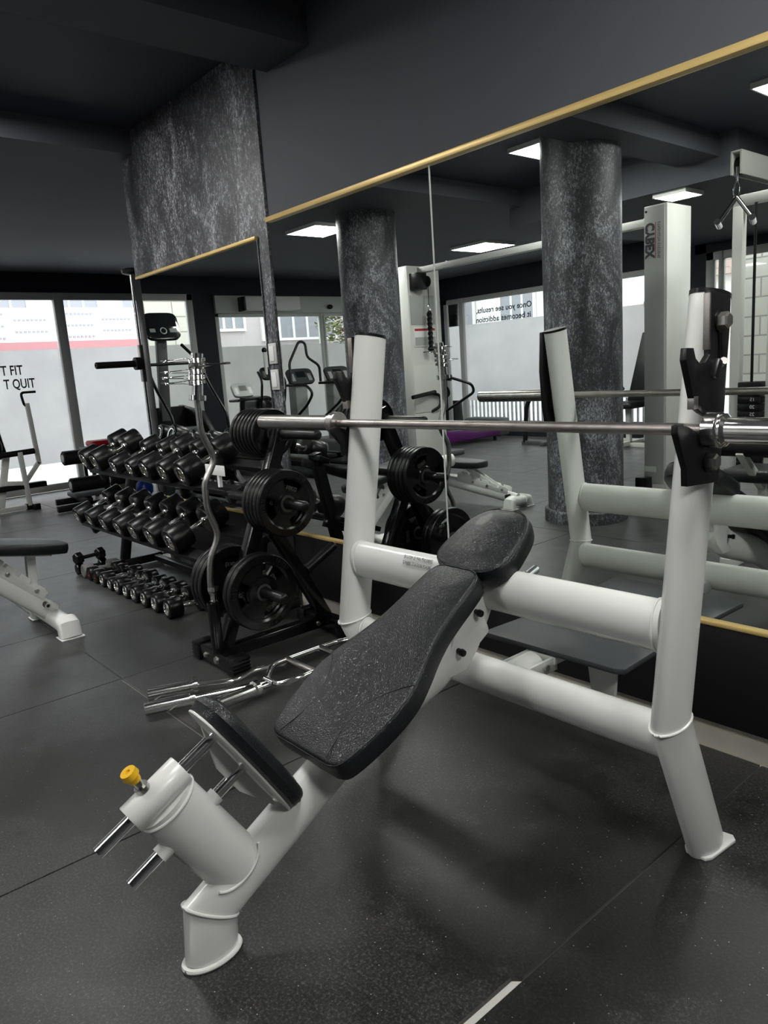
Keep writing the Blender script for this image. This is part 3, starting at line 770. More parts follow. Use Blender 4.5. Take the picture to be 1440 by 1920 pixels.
# ------------------------------------------------------------------ weight plates
def plate_proto(name, lab, R, th, kg, grp):
    """three-grip plate centred on the origin, axis along +x, outer face at +x."""
    t = thing(name, lab, 'weight plate', (0, 0, 0), grp, local=True)
    m = MB(); seg = 72; rh = .027
    # body rings with real hand openings
    radii = [rh, rh+.02, R*.36, R*.46, R*.60, R*.74, R*.80, R]
    h = th/2
    prof = [h*.98, h*.98, h*.55, h*.55, h*.55, h*.55, h*.95, h*.95]
    def hole(k, ri):
        a = (k % (seg//3))/(seg/3)
        return ri in (3, 4) and .12 < a < .60
    for sgn in (1, -1):
        vs = [[m.bm.verts.new((sgn*prof[r], radii[r]*math.sin(2*PI*k/seg), radii[r]*math.cos(2*PI*k/seg))) for k in range(seg)] for r in range(len(radii))]
        for r in range(len(radii)-1):
            for k in range(seg):
                if hole(k, r): continue
                f = m.bm.faces.new((vs[r][k], vs[r][(k+1) % seg], vs[r+1][(k+1) % seg], vs[r+1][k])); f.smooth = True
        if sgn > 0: front = vs
        else: back = vs
    for k in range(seg):
        k2 = (k+1) % seg
        m.bm.faces.new((front[0][k], front[0][k2], back[0][k2], back[0][k])).smooth = True
        m.bm.faces.new((front[-1][k], front[-1][k2], back[-1][k2], back[-1][k])).smooth = True
        for r in (3, 4):
            if hole(k, r):
                if not hole(k, r-1): m.bm.faces.new((front[r][k], front[r][k2], back[r][k2], back[r][k]))
                if not hole(k, r+1): m.bm.faces.new((front[r+1][k], front[r+1][k2], back[r+1][k2], back[r+1][k]))
                for kk, nb in ((k, (k-1) % seg), (k2, k2)):
                    if not hole(nb, r): m.bm.faces.new((front[r][kk], front[r+1][kk], back[r+1][kk], back[r][kk]))
    m.build('plate_body', 'black', t, smooth=30)
    rb = MB()
    rb.sweep([(0, (R)*math.sin(a), R*math.cos(a)) for a in [2*PI*k/64 for k in range(64)]], th*.46, .005, up=(1, 0, 0), seg=12, closed=True)
    for c in (0, 1, 2):                                   # grip ribs along the rim
        for j in range(6):
            a = 2*PI*(c/3)+.75+j*.085
            rb.box((th*.47, R*.90*math.sin(a), R*.90*math.cos(a)), (.003, .006, R*.13), Matrix.Rotation(-a, 3, 'X'), .001)
    rb.build('rubber_rim', 'rubber', t)
    MB().lathe((0, 0, 0), (1, 0, 0), [(-h*1.02, rh), (-h*1.02, rh+.012), (h*1.04, rh+.012), (h*1.04, rh), (-h*1.02, rh)], 40).build('hub_ring', 'relief', t)
    for sg in (1, -1):
        M = frame((sg*h*.56, 0, 0), (0, sg, 0), (0, 0, 1), (sg, 0, 0)) @ Matrix.Rotation(-.75, 4, 'Z')
        MB().text(kg, R*.17, M @ Matrix.Translation((0, R*.42, 0)), align='CENTER', depth=.005, bold=.0012).build('raised_lettering', 'relief', t)
    return t
p10 = plate_proto('weight_plate', '', .150, .030, '10KG', 'ten kilo plates on the middle peg')
p20 = plate_proto('weight_plate', '', .172, .034, '20KG', 'large plates on the low pegs')
p5 = plate_proto('weight_plate', '', .113, .026, '5KG', 'small plates on the top peg')
TX = -3.03
ROT0 = (0, 0, 0)
def put(proto, used, loc, rot, lab, grp):
    if not used: o = proto; o.location = loc; o.rotation_euler = rot; o['label'] = lab
    else: o = dup(proto, loc, rot, lab)
    o['group'] = grp
    return o
for i in range(5):
    put(p10, i, (TX+.034+.0165+i*.0315, 1.815, .730), (.35 if i == 4 else random.uniform(-2, 2), 0, 0),
        ['innermost ten kilo plate on the middle peg, against the black frame', 'second ten kilo plate out from the frame on the middle peg', 'centre ten kilo plate of the stack on the middle peg', 'fourth ten kilo plate out, behind the front one on the middle peg', 'front ten kilo plate on the middle peg, its face and raised lettering in view'][i], 'ten kilo plates on the middle peg')
for i in range(2):
    put(p20, i, (TX+.118+.02+i*.037, 1.645, .350), (-1.9 if i == 1 else .6, 0, 0), ['large plate behind the front one on the low peg facing the bench', 'large front plate on the low peg facing the bench, its three openings in view'][i], 'large plates on the low pegs')
for i in range(3):
    put(p20, 1, (TX-.042-.02-.04-i*.037, 1.645, .350), (.9+i, 0, PI), ['large plate nearest the frame on the low peg facing the dumbbells', 'middle large plate on the low peg facing the dumbbells', 'outermost large plate on the low peg facing the dumbbells'][i], 'large plates on the low pegs')
for i in range(7):
    put(p5, i, (TX-.045-.015-i*.0335, 1.925, 1.035), (random.uniform(-2, 2), 0, PI), ('small plate nearest the frame on the top peg' if i == 0 else 'outermost small plate on the top peg, on the dumbbell side' if i == 6 else ORD[i] + ' small plate from the frame on the top peg'), 'small plates on the top peg')

# ------------------------------------------------------------------ plate tree
tree = thing('plate_rack', 'black A-shaped plate rack with side pegs standing between bench and dumbbells', 'plate rack', (TX, 1.8, 0))
for y in (1.49, 2.10):
    MB().bx(TX-.18, TX+.18, y-.038, y+.038, .012, .082, bev=.003).build('cross_foot', 'black', tree)
    for xx in (TX-.19, TX+.19):
        cap = MB()
        s = -1 if xx < TX else 1
        cap.bx(xx-s*.055, xx+s*.006, y-.044, y+.044, .0005, .088, bev=.004)
        for zz in range(5): cap.bx(xx-s*.05, xx+s*.0085, y-.0465, y+.0465, .008+zz*.016, .016+zz*.016, bev=.001)
        cap.build('rubber_foot_cap', 'rubber', tree)
MB().bx(TX-.03, TX+.03, 1.52, 2.065, .03, .085, bev=.003).build('base_beam', 'black', tree)
MB().beam((TX, 1.515, .08), (TX, 1.955, 1.10), .062, .062, bev=.004).build('main_post', 'black', tree)
MB().beam((TX, 2.095, .08), (TX, 1.80, .65), .060, .060, bev=.004).build('rear_strut', 'black', tree)
def peg(y, z, l, name='side_peg'):
    for s in (-1, 1):
        MB().lathe((TX+s*.028, y, z), (s, 0, 0), [(0, .0), (0, .034), (.006, .034), (.007, .0235), (l-.012, .0235), (l-.004, .019), (l, .010), (l, 0)], 28).build(name, 'blackm', tree)
peg(1.815, .730, .31); peg(1.645, .350, .335); peg(1.925, 1.035, .295)
rp = V((TX, 2.005, .34)); rdn = V((0, .90, .44)).normalized()
MB().lathe(rp, rdn, [(0, 0), (0, .03), (.01, .03), (.012, .0235), (.205, .0235), (.21, .018), (.21, 0)], 28).build('rear_peg', 'blackm', tree)
MB().lathe((-2.99, 1.462, .082), (0, 0, 1), [(0, .027), (.24, .027), (.24, .022), (.02, .022), (.02, 0)], 28).build('bar_holder_tube', 'black', tree)
for (xx, zz, r) in ((TX-.07, .045, .010), (TX+.035, .045, .015), ):
    MB().lathe((xx, 1.452, zz), (0, -1, 0), [(0, r*1.3), (.002, r*1.3), (.002, r), (.010, r), (.012, 0)], 18).build('base_bolt', 'bolt', tree)
MB().lathe((TX+.030, 2.03, .057), (1, 0, 0), [(0, .014), (.002, .014), (.002, .010), (.010, .010), (.012, 0)], 6).build('base_bolt', 'bolt', tree)

# ------------------------------------------------------------------ EZ curl bar standing in the rack
X0 = -2.99
ez = thing('curl_bar', 'chrome zigzag curl bar standing upright in the plate rack', 'curl bar', (X0, 1.462, .11))
zz = [(1.445, .335), (1.462, .366), (1.462, .430), (1.474, .52), (1.520, .600), (1.524, .645), (1.488, .745), (1.488, .86), (1.545, .950), (1.545, .985), (1.500, 1.09), (1.500, 1.23)]
def rnd(pts, r=.022):
    out = [pts[0]]
    for a, b, c in zip(pts, pts[1:], pts[2:]):
        da = (a-b); dc = (c-b); ra = min(r, da.length*.45); rc = min(r, dc.length*.45)
        pa = b+da.normalized()*ra; pc_ = b+dc.normalized()*rc
        for k in range(6):
            s = k/5; out.append(pa*(1-s)**2+b*2*s*(1-s)+pc_*s*s)
    return out+[pts[-1]]
MB().sweep(rnd([V((X0, 1.472, .36))]+[V((X0, y, z)) for y, z in zz[1:]], .03), .0142, seg=20).build('bent_shaft', 'steel', ez)
MB().lathe((X0, 1.4705, .362), (0, -.03, -1), [(-.03, 0), (-.03, .024), (-.012, .024), (-.010, .014), (.03, .014), (.032, .018), (.25, .018), (.25, 0)], 24).build('lower_sleeve', 'chrome', ez)
for (dx, dy) in ((0, 0),):
    s_ = MB().lathe((X0+dx, 1.500+dy, 1.225), (0, .12, 1), [(0, 0), (0, .038), (.022, .038), (.022, .0255), (.20, .0255), (.20, .020), (.199, 0)], 36)
    s_.build('upper_sleeve', 'chrome', ez)
# spring clips on its top sleeve
clip = thing('spring_clip', '', 'barbell clip', (0, 0, 0), 'spring clips on the standing curl bar', local=True)
cl = []
for k in range(82):
    a = 2*PI*k/24; cl.append(V((.0345*math.cos(a), .0345*math.sin(a), k/24*.0050)))
MB().sweep(cl, .0026, seg=8, up=(0, 0, 1)).build('coil', 'chrome', clip)
MB().sweep(rnd([V((.029, 0, 0)), V((.05, -.02, .001)), V((.13, -.035, .004)), V((.145, -.01, .006)), V((.135, .012, .008)), V((.10, .0, .008))], .012), .0022, seg=8).sweep(rnd([V((.029, .0, .0195)), V((.045, .03, .018)), V((.12, .045, .016)), V((.15, .03, .016)), V((.14, .015, .015)), V((.11, .02, .015))], .012), .0022, seg=8).build('squeeze_handles', 'chrome', clip)
for i, (h, a, lab) in enumerate([(.070, 3.9, 'lowest chrome spring clip on the standing curl bar'), (.0935, 4.4, 'spring clip just above the lowest on the standing curl bar'), (.117, 4.0, 'middle chrome spring clip of the stack on the standing curl bar'), (.1405, 1.2, 'second spring clip from the top of the standing curl bar'), (.164, 4.15, 'topmost chrome spring clip on the standing curl bar')]):
    loc = (X0, 1.500+.12*h, 1.225+h)
    put(clip, i, loc, (-.12, 0, a), lab, 'spring clips on the standing curl bar')

# ------------------------------------------------------------------ curl bars lying on the floor
def sleeve_l(mb, p, d, L, r=.0272, col=.037):
    return mb.lathe(p, d, [(0, 0), (0, r*.7), (.003, r*.7), (.003, r), (L-.02, r), (L-.02, col), (L, col), (L, .014), (L+.02, .014)], 30)
b1 = thing('curl_bar', 'chrome curl bar with a worn sleeve end, lying on the floor beside the knee pad', 'curl bar', (-2.86, 1.06, 0))
d1 = V((.07, .177, 0)).normalized()
A0 = V((-2.898, 1.075, .0372))
b = MB(); sleeve_l(b, A0, d1, .205); b.build('sleeve', 'chrome', b1)
e = A0+d1*.21
MB().sweep(rnd([e, V((-2.735, 1.395, .037)), V((-2.765, 1.52, .040)), V((-2.735, 1.64, .035)), V((-2.775, 1.76, .03)), V((-2.76, 1.92, .03))], .04), .014, seg=18).build('bent_shaft', 'chrome', b1)
b2 = thing('straight_curl_bar', 'straight chrome bar lying on the floor, nearest to the knee pad', 'curl bar', (-2.76, 1.03, 0))
B0 = V((-2.775, 1.008, .0372)); d2 = V((.066, .19, 0)).normalized()
b = MB(); sleeve_l(b, B0, d2, .20); b.build('sleeve', 'chrome', b2)
MB().sweep([B0+d2*.205, B0+d2*.50], .014, seg=18).build('shaft', 'chrome', b2)
b3 = thing('hammer_curl_bar', 'chrome bar with an oval grip frame and cross handles, lying half behind the seat pad', 'curl bar', (-2.57, 1.5, 0))
C0 = V((-2.585, 1.235, .0372)); d3 = V((-.02, 1, 0)).normalized()
b = MB(); sleeve_l(b, C0, d3, .19); b.build('sleeve', 'chrome', b3)
e = C0+d3*.20; q = e+V((0, .05, 0))
MB().sweep([e, q], .014, seg=16).sweep(rnd([V((-2.62, 1.49, .050)), V((-2.69, 1.56, .07)), V((-2.69, 1.92, .07)), V((-2.65, 2.00, .07)), V((-2.52, 2.00, .07)), V((-2.48, 1.92, .07)), V((-2.48, 1.56, .07)), V((-2.53, 1.485, .050)), V((-2.63, 1.485, .048))], .03), .0125, seg=16).build('oval_frame', 'chrome', b3)
for yy in (1.64, 1.82):
    MB().cyl((-2.69, yy, .07), (-2.48, yy, .07), .0145).build('cross_handle', 'steel', b3)

# ================================================================== DUMBBELLS AND THEIR RACK
def dumbbell(name, lab, r, hl, gl, grp, chrome=True, ink='goldink', face='10\nKG', er=.012):
    """axis along +y, face at y = 0, centred on x = z = 0."""
    t = thing(name, lab, 'dumbbell', (0, 0, 0), grp, local=True)
    L = 2*hl+gl
    for s, y0 in ((1, 0.0), (-1, L)):
        ax = (0, s, 0)
        MB().lathe((0, y0, 0), ax, [(.002, 0), (.002, r*.62), (0, r*.66), (0, r-er), (er*.3, r-er*.3), (er, r), (hl-er*.7, r), (hl-er*.2, r-er*.3), (hl, r-er), (hl, .02), (hl, 0)], 40).build('head', 'rubber', t)
        if chrome:
            MB().lathe((0, y0, 0), ax, [(.001, r*.46), (-.0035, r*.48), (-.0045, r*.56), (-.002, r*.64), (.002, r*.65), (.002, r*.46)], 36, close=True).build('chrome_ring', 'chrome', t)
    g = MB().lathe((0, hl-.004, 0), (0, 1, 0), [(0, 0), (0, .024), (.010, .022), (.016, .0145), (gl*.3+.01, .0150), (gl*.5+.004, .0172), (gl*.7, .0150), (gl-.008, .0145), (gl-.002, .022), (gl+.008, .024), (gl+.008, 0)], 24)
    g.build('grip', 'chrome' if chrome else 'rubber', t)
    if face:
        m = MB(); ls = face.split('\n')
        for i, s in enumerate(ls):
            m.text(s, r*.36, frame((0, .0015, r*.04-i*r*.34), (1, 0, 0), (0, 0, 1), (0, -1, 0)), align='CENTER', depth=.001)
        m.build('face_number', ink, t)
    return t
TILT = math.radians(21.5)
tier = V((0, math.cos(TILT), math.sin(TILT))); tn = V((0, -math.sin(TILT), math.cos(TILT)))
B1 = V((0, 1.778, .798))-tn*.072
B2 = V((0, 1.668, .430))-tn*.072
HL, GL = .125, .115
near_names = ['nearest to the plate rack', 'second', 'third', 'fourth', 'fifth', 'sixth', 'farthest']
tops = [(-5.385, .078), (-5.175, .079), (-4.85, .062), (-4.58, .062), (-4.345, .073), (-4.09, .070), (-3.845, .078)]
mids = [(-5.385, .062), (-5.13, .064), (-4.87, .066), (-4.62, .066), (-4.375, .070), (-4.125, .073), (-3.85, .079)]
KG = {'top': ['30', '32', '20', '22.5', '27.5', '25', '30'], 'mid': ['12', '12.5', '14', '15', '17.5', '20', '25']}
def place_row(rows, B, lab_row, key, grp):
    for i, (x, r) in enumerate(rows):
        j = len(rows)-1-i
        lab = {0: 'round black dumbbell at the near end of the %s, beside the plate rack', len(rows)-1: 'round black dumbbell at the far window end of the %s'}.get(j, 'round black dumbbell, ' + ORD[j] + ' from the near end of the %s') % lab_row
        d = dumbbell('dumbbell', lab, r, HL, GL, grp, face=KG[key][i]+'\nKG')
        p = B+tn*r; d.location = (x, p.y, p.z); d.rotation_euler = (TILT, random.uniform(-.6, .6)*0, 0)
place_row(tops, B1, 'upper tier', 'top', 'round black dumbbells on the upper tier')
place_row(mids, B2, 'middle tier', 'mid', 'round black dumbbells on the middle tier')
rack = thing('dumbbell_rack', 'black steel two tier dumbbell rack in front of the pier mirror', 'dumbbell rack', (-4.6, 1.95, 0))
for x in (-5.27, -3.45):
    MB().bx(x-.03, x+.03, 1.905, 2.205, .012, .07, bev=.004).build('foot_beam', 'blackm', rack)
    MB().beam((x, 1.93, .065), (x, 2.10, .86), .055, .06, bev=.004).build('side_post', 'blackm', rack)
    for B in (B1, B2):
        a = V((x, B.y, B.z))+tier*.02-tn*.055; b = a+tier*.36
        MB().beam(a, b, .045, .045, bev=.003).build('tier_arm', 'blackm', rack)
    MB().bx(x-.035, x+.035, 1.885, 1.91, 0.0005, .075, bev=.004).build('rubber_foot_cap', 'rubber', rack)
for B in (B1, B2):
    for s in (.055, .30):
        c = V((-4.41, B.y, B.z))+tier*s-tn*.0165
        MB().box(c, (2.08, .075, .030), rotx(TILT), .004).build('tier_rail', 'blackm', rack)
card = MB().bx(-3.585, -3.38, 1.800, 1.803, .822, .876, bev=.001).bx(-3.47, -3.45, 1.803, 1.82, .76, .84)
card.build('shelf_card', 'paper', rack)
MB().bx(-5.24, -3.46, 2.13, 2.18, .02, .06, bev=.004).build('rear_cross_tube', 'blackm', rack)
# floor row
fl = [(-5.385, .047, 'hex'), (-5.255, .050, 'grey'), (-5.140, .050, 'red'), (-5.025, .050, 'red'), (-4.89, .052, 'c'), (-4.755, .045, 'c'), (-4.63, .056, 'c'), (-4.49, .050, 'c'), (-4.36, .054, 'c'), (-4.21, .055, 'c'), (-4.055, .057, 'c'), (-3.885, .058, 'c')]
for i, (x, r, k) in enumerate(fl):
    j = len(fl)-1-i
    if k == 'hex':
        continue
    if k == 'grey':
        lab = 'grey neoprene dumbbell on the floor at the far end of the bottom row'
        d = dumbbell('dumbbell', lab, r, .075, .10, 'small dumbbells in a row on the floor', False, face=None)
        for c in d.children: c.data.materials[0] = MAT['greyrub']
    elif k == 'red':
        lab = 'red lettered dumbbell on the floor, ' + ('next to the grey one' if i == 2 else 'between its twin and the chrome ringed ones')
        d = dumbbell('dumbbell', lab, r, .07, .10, 'small dumbbells in a row on the floor', False, 'redink', '5\nKG')
        d.children[0].name = 'head'
    else:
        lab = 'small chrome ringed dumbbell on the floor, ' + ('nearest to the large plates' if j == 0 else ORD[j] + ' of the row from the plate rack')
        d = dumbbell('dumbbell', lab, r, .085, .105, 'small dumbbells in a row on the floor', True, 'goldink', '%g\nKG' % (10-j))
    d.location = (x, 1.615, r+.0005); d.rotation_euler = (0, 0, random.uniform(-.03, .03))
def hexbell(lab, loc, rz):
    t = thing('hex_dumbbell', lab, 'dumbbell', (0, 0, 0), 'tiny black dumbbells at the far end of the floor row', local=True)
    for s in (0, .165): MB().lathe((0, s, 0), (0, 1, 0), [(0, 0), (0, .038), (.006, .044), (.046, .044), (.052, .038), (.052, 0)], 6).build('head', 'rubber', t)
    MB().cyl((0, .05, 0), (0, .167, 0), .014).build('grip', 'rubber', t)
    t.location = loc; t.rotation_euler = (0, 0, rz)
hexbell('tiny black six-sided dumbbell on the floor at the far end of the row', (-5.385, 1.615, .045), 0)
hexbell('tiny black six-sided dumbbell resting on top of the far end of the floor row', (-5.335, 1.60, .130), .15)

# ------------------------------------------------------------------ adjustable flat benches
def adj_bench(lab, loc, rz, spine, padc, padtilt, plen, c=.235):
    t = thing('adjustable_bench', lab, 'weight bench', (0, 0, 0), 'white adjustable benches', local=True)
    MB().sweep([(-c, 0, .062), (c, 0, .062)], .044, .050, up=(0, 0, 1), seg=28, power=2.6).build('cross_foot', 'white', t)
    for s in (-1, 1):
        MB().sweep([(s*(c+.03), 0, .004), (s*(c+.015), 0, .062), (s*(c-.03), 0, .075)], .058, .044, up=(0, 1, 0), seg=28, power=3).prism([(s*(c-.025), -.062), (s*(c+.075), -.062), (s*(c+.075), .062), (s*(c-.025), .062)], .0005, .008, lambda a, b, n: V((a, b, n)), bev=.002).build('foot_block', 'white', t)
    sp = MB().sweep([V(p) for p in spine], .036, .052, up=(1, 0, 0), seg=28).build('spine_tube', 'white', t)
    a, b = V(spine[0]), V(spine[1]); dr = (b-a).normalized(); up = V((0, -dr.z, dr.y)); up = up if up.z > 0 else -up
    for s in (-.03, .03):
        m = MB(); q0 = a+dr*.10+up*.03; L = min(.62, (b-a).length-.1)
        poly = [(0, 0), (0, .05), (.03, .062)]
        nt = 5
        for k in range(nt):
            u = .06+(L-.1)*k/nt; w = (L-.1)/nt; h = .062+.03*(k/nt)
            poly += [(u, h), (u+w*.35, h), (u+w*.42, h-.022), (u+w*.62, h-.022), (u+w*.7, h+.004)]
        poly += [(L, .085), (L, 0)]
        m.prism(poly, s-.003, s+.003, lambda p, q, n: q0+dr*p+up*q+V((n, 0, 0)), bev=.0008)
        pl = m.build('notch_plate', 'white', t)
        for k in range(3):
            bc = q0+dr*(.06+k*.18)+up*.03+V((s+math.copysign(.003, s), 0, 0))
            MB().lathe(bc, (math.copysign(1, s), 0, 0), [(0, .012), (.008, .012), (.010, .006), (.010, 0)], 12).build('bolt', 'bolt', pl)
    hc = a+dr*.075+up*.02
    MB().cyl(hc+V((-.075, 0, 0)), hc+V((.075, 0, 0)), .017, mat="rubber").lathe(hc+V((.075, 0, 0)), (1, 0, 0), [(0, .017), (.006, .017), (.006, .010), (-.01, .010)], 20, mat='bolt').build('handle_stub', 'rubber', t)
    pc = V(padc); ct, st = math.cos(padtilt), math.sin(padtilt)
    M = frame(pc, (1, 0, 0), (0, ct, -st), (0, st, ct))
    out = [(.055, .205), (.09, .17), (.125, .08), (.145, -.04), (.150, -plen+.06), (.13, -plen), (-.13, -plen), (-.150, -plen+.06), (-.145, -.04), (-.125, .08), (-.09, .17), (-.055, .205)]
    sm = []
    for i in range(len(out)):
        p0, p1, p2, p3 = [V(out[(i+k) % len(out)]) for k in (-1, 0, 1, 2)]
        for s in (0, .25, .5, .75): sm.append(tuple(.5*((2*p1)+(p2-p0)*s+(2*p0-5*p1+4*p2-p3)*s*s+(3*p1-p0-3*p2+p3)*s**3)))
    sp = MB().pad(sm, .060, .016, .012, M, m=.09).build('seat_pad', 'leather', t)
    MB().box(M @ V((0, -.05, -.008)), (.12, .34, .014), Matrix((V((1, 0, 0)), V((0, ct, -st)), V((0, st, ct)))).transposed(), .003).build('pad_support', 'white', t)
    # prop between spine and pad
    e = M @ V((0, .02, -.01)); s_ = a+dr*.16+up*.04
    for x in (-.022, .022):
        MB().beam(s_+V((x, 0, 0)), e+V((x, 0, 0)), .008, .045, bev=.002).build('prop_strut', 'white', t)
    t.location = loc; t.rotation_euler = (0, 0, rz)
    return t
adj_bench('white adjustable bench with black seat at the left edge, standing on the open floor', (-4.30, 1.13, 0), 0, [(0, -.0, .085), (0, -.46, .52), (0, -1.0, .52)], (0, -.09, .455), .20, .40)
adj_bench('low white bench with notched ladder, seen only in the mirror behind the head pad', (-4.22, -.60, 0), -PI/2, [(0, -.0, .075), (0, -1.25, .235), (0, -1.36, .23)], (0, -.60, .335), 0.0, .75, c=.09)

# ------------------------------------------------------------------ tall post with plate horn, left of the pier
sm = thing('smith_machine_post', 'tall dark machine post with chrome guide rod and bare plate horn, left of pier', 'weight machine', (-5.9, 2.56, 0))
MB().bx(-5.93, -5.84, 2.54, 2.70, .01, 2.19, bev=.006).build('post', 'blackm', sm)
MB().cyl((-5.90, 2.515, .06), (-5.90, 2.515, 2.17), .0125).build('guide_rod', 'chrome', sm)
MB().lathe((-5.90, 2.525, 2.165), (0, 0, 1), [(0, 0), (0, .05), (.01, .075), (.035, .08), (.045, .06), (.05, 0)], 28).build('top_cap', 'blackm', sm)
MB().bx(-5.925, -5.875, 2.500, 2.545, 1.33, 1.62, bev=.003).build('carriage', 'steel', sm)
MB().lathe((-5.90, 2.505, 1.475), (0, -1, 0), [(0, 0), (0, .05), (.05, .05), (.055, .026), (.36, .026), (.365, .022), (.365, .012), (.35, .012), (.35, 0)], 28).build('plate_horn', 'blackm', sm)
MB().bx(-6.0, -5.8, 2.44, 3.5, .0005, .06, bev=.006).build('base_rail', 'blackm', sm)
for zc in (.95, 1.72): MB().lathe((-5.90, 2.548, zc), (0, -1, 0), [(0, .010), (.006, .010), (.008, 0)], 12).build('bolt', 'bolt', sm)

# ------------------------------------------------------------------ equipment by the windows
wm = thing('seated_machine', 'white tube machine with black handle and roller by the frosted window at the left edge', 'weight machine', (-9.0, 2.2, 0))
MB().sweep(rnd([V((-9, 2.55, 1.31)), V((-9, 2.39, 1.31)), V((-9, 2.41, 1.165)), V((-9, 2.45, 1.165))], .04), .014, seg=14).build('handle', 'blackm', wm)
MB().beam((-9, 2.44, 1.19), (-9, 2.47, .50), .045, .045).beam((-9, 2.47, .52), (-9, 2.27, .28), .045, .045).build('lever_arm', 'white2', wm)
MB().cyl((-8.97, 2.00, .64), (-8.97, 2.43, .655), .032).build('roller', 'foam', wm)
MB().beam((-8.95, 2.27, .66), (-8.98, 2.30, .05), .05, .05).beam((-8.98, 2.08, .33), (-8.98, 2.30, .30), .04, .05).build('front_post', 'white2', wm)
MB().bx(-9.06, -8.96, 1.6, 2.51, .24, .30, bev=.004).build('pedal_bar', 'blackm', wm)
MB().bx(-9.03, -8.97, 1.3, 2.30, .01, .06, bev=.004).beam((-9, 2.0, .06), (-9.1, 2.16, .62), .05, .07).bx(-9.3, -8.7, 1.35, 1.41, .01, .06, bev=.004).build('base_frame', 'white2', wm)
for yy in (2.28, 2.33): MB().bx(-9.04+(.1 if yy > 2.3 else 0), -8.96+(.1 if yy > 2.3 else 0), yy-.02, yy+.05, .0005, .07, bev=.004).build('rubber_foot_cap', 'rubber', wm)
MB().box((-9.15, 2.00, .85), (.10, .30, .55), rotx(.15), .03).build('back_pad', 'leather', wm)
MB().sphere((-9.05, 2.07, .74), .07, scale=(1, .8, 1.5)).build('grip_roller', 'foam', wm)

lc = thing('leg_curl_bench', 'black leg curl bench with two foam rollers in front of the frosted window', 'weight bench', (-8.4, 2.9, 0))
def roller(y0, y1, x, z, r):
    MB().lathe((x, y0, z), (0, 1, 0), [(0, r*.55), (0, r-.012), (.01, r), (y1-y0-.01, r), (y1-y0, r-.012), (y1-y0, 0)], 28, mat='foam').lathe((x, y0-.004, z), (0, 1, 0), [(0, 0), (0, r*.5), (.006, r*.56), (.006, 0)], 20, mat='alulight').build('foam_roller', 'foam', lc)
roller(2.52, 2.84, -8.3, .585, .078); roller(2.56, 2.93, -8.3, .285, .080); roller(2.99, 3.22, -8.3, .285, .070)
MB().cyl((-8.3, 2.55, .285), (-8.3, 3.2, .285), .018, mat='chrome').beam((-8.3, 2.955, .62), (-8.3, 2.955, .05), .05, .05, mat='blackm').build('roller_post', 'blackm', lc)
MB().beam((-8.3, 2.90, .42), (-8.3, 3.03, .44), .05, .05).beam((-8.3, 3.02, .46), (-8.3, 3.22, .02), .05, .06).build('rear_leg', 'darkgrey', lc)
MB().box((-8.45, 2.86, .16), (.30, .52, .05), None, .015, 2).build('pad', 'greymat', lc)
MB().bx(-8.36, -8.30, 2.40, 3.20, .01, .08, bev=.004).bx(-8.9, -8.84, 2.55, 2.95, .01, .08, bev=.004).bx(-8.9, -8.3, 2.72, 2.78, .05, .12, bev=.004).build('base_frame', 'blackm', lc)

box_ = thing('plyo_stand', 'low black stand against the window frame carrying a red pad', 'stand', (-9.3, 3.35, 0))
MB().bx(-9.5, -9.15, 3.10, 3.55, .55, .60, bev=.01).build('top', 'rubber', box_)
for sx, sy in ((-9.47, 3.13), (-9.18, 3.13), (-9.47, 3.52), (-9.18, 3.52)): MB().bx(sx-.02, sx+.02, sy-.02, sy+.02, .0005, .55).build('leg', 'blackm', box_)
tag(MB().box((-9.32, 3.33, .635), (.26, .34, .07), None, .03, 4).build('punching_mitt', 'red', origin=(-9.32, 3.33, .60)), 'red padded mitt lying on the low black stand', 'pad')
def kettle(lab, x, y, mat, r):
    t = thing('kettlebell', lab, 'kettlebell', (x, y, 0), 'kettlebells on the floor')
    MB().lathe((x, y, 0.0005), (0, 0, 1), [(0, 0), (0, r*.6), (r*.35, r*.93), (r, r), (r*1.5, r*.8), (r*1.85, r*.3), (r*1.9, 0)], 28).build('ball', mat, t)
    MB().sweep(rnd([V((x-r*.55, y, r*1.5)), V((x-r*.62, y, r*2.5)), V((x+r*.62, y, r*2.5)), V((x+r*.55, y, r*1.5))], .03), .015, seg=12).build('handle', 'blackm', t)
kettle('blue kettlebell on the floor behind the dumbbell rack', -8.6, 3.50, 'blue', .105)
kettle('yellow kettlebell on the floor beside the blue one', -8.9, 3.36, 'kyellow', .11)
kettle('black kettlebell on the floor between the yellow one and the window', -9.35, 3.62, 'rubber', .12)

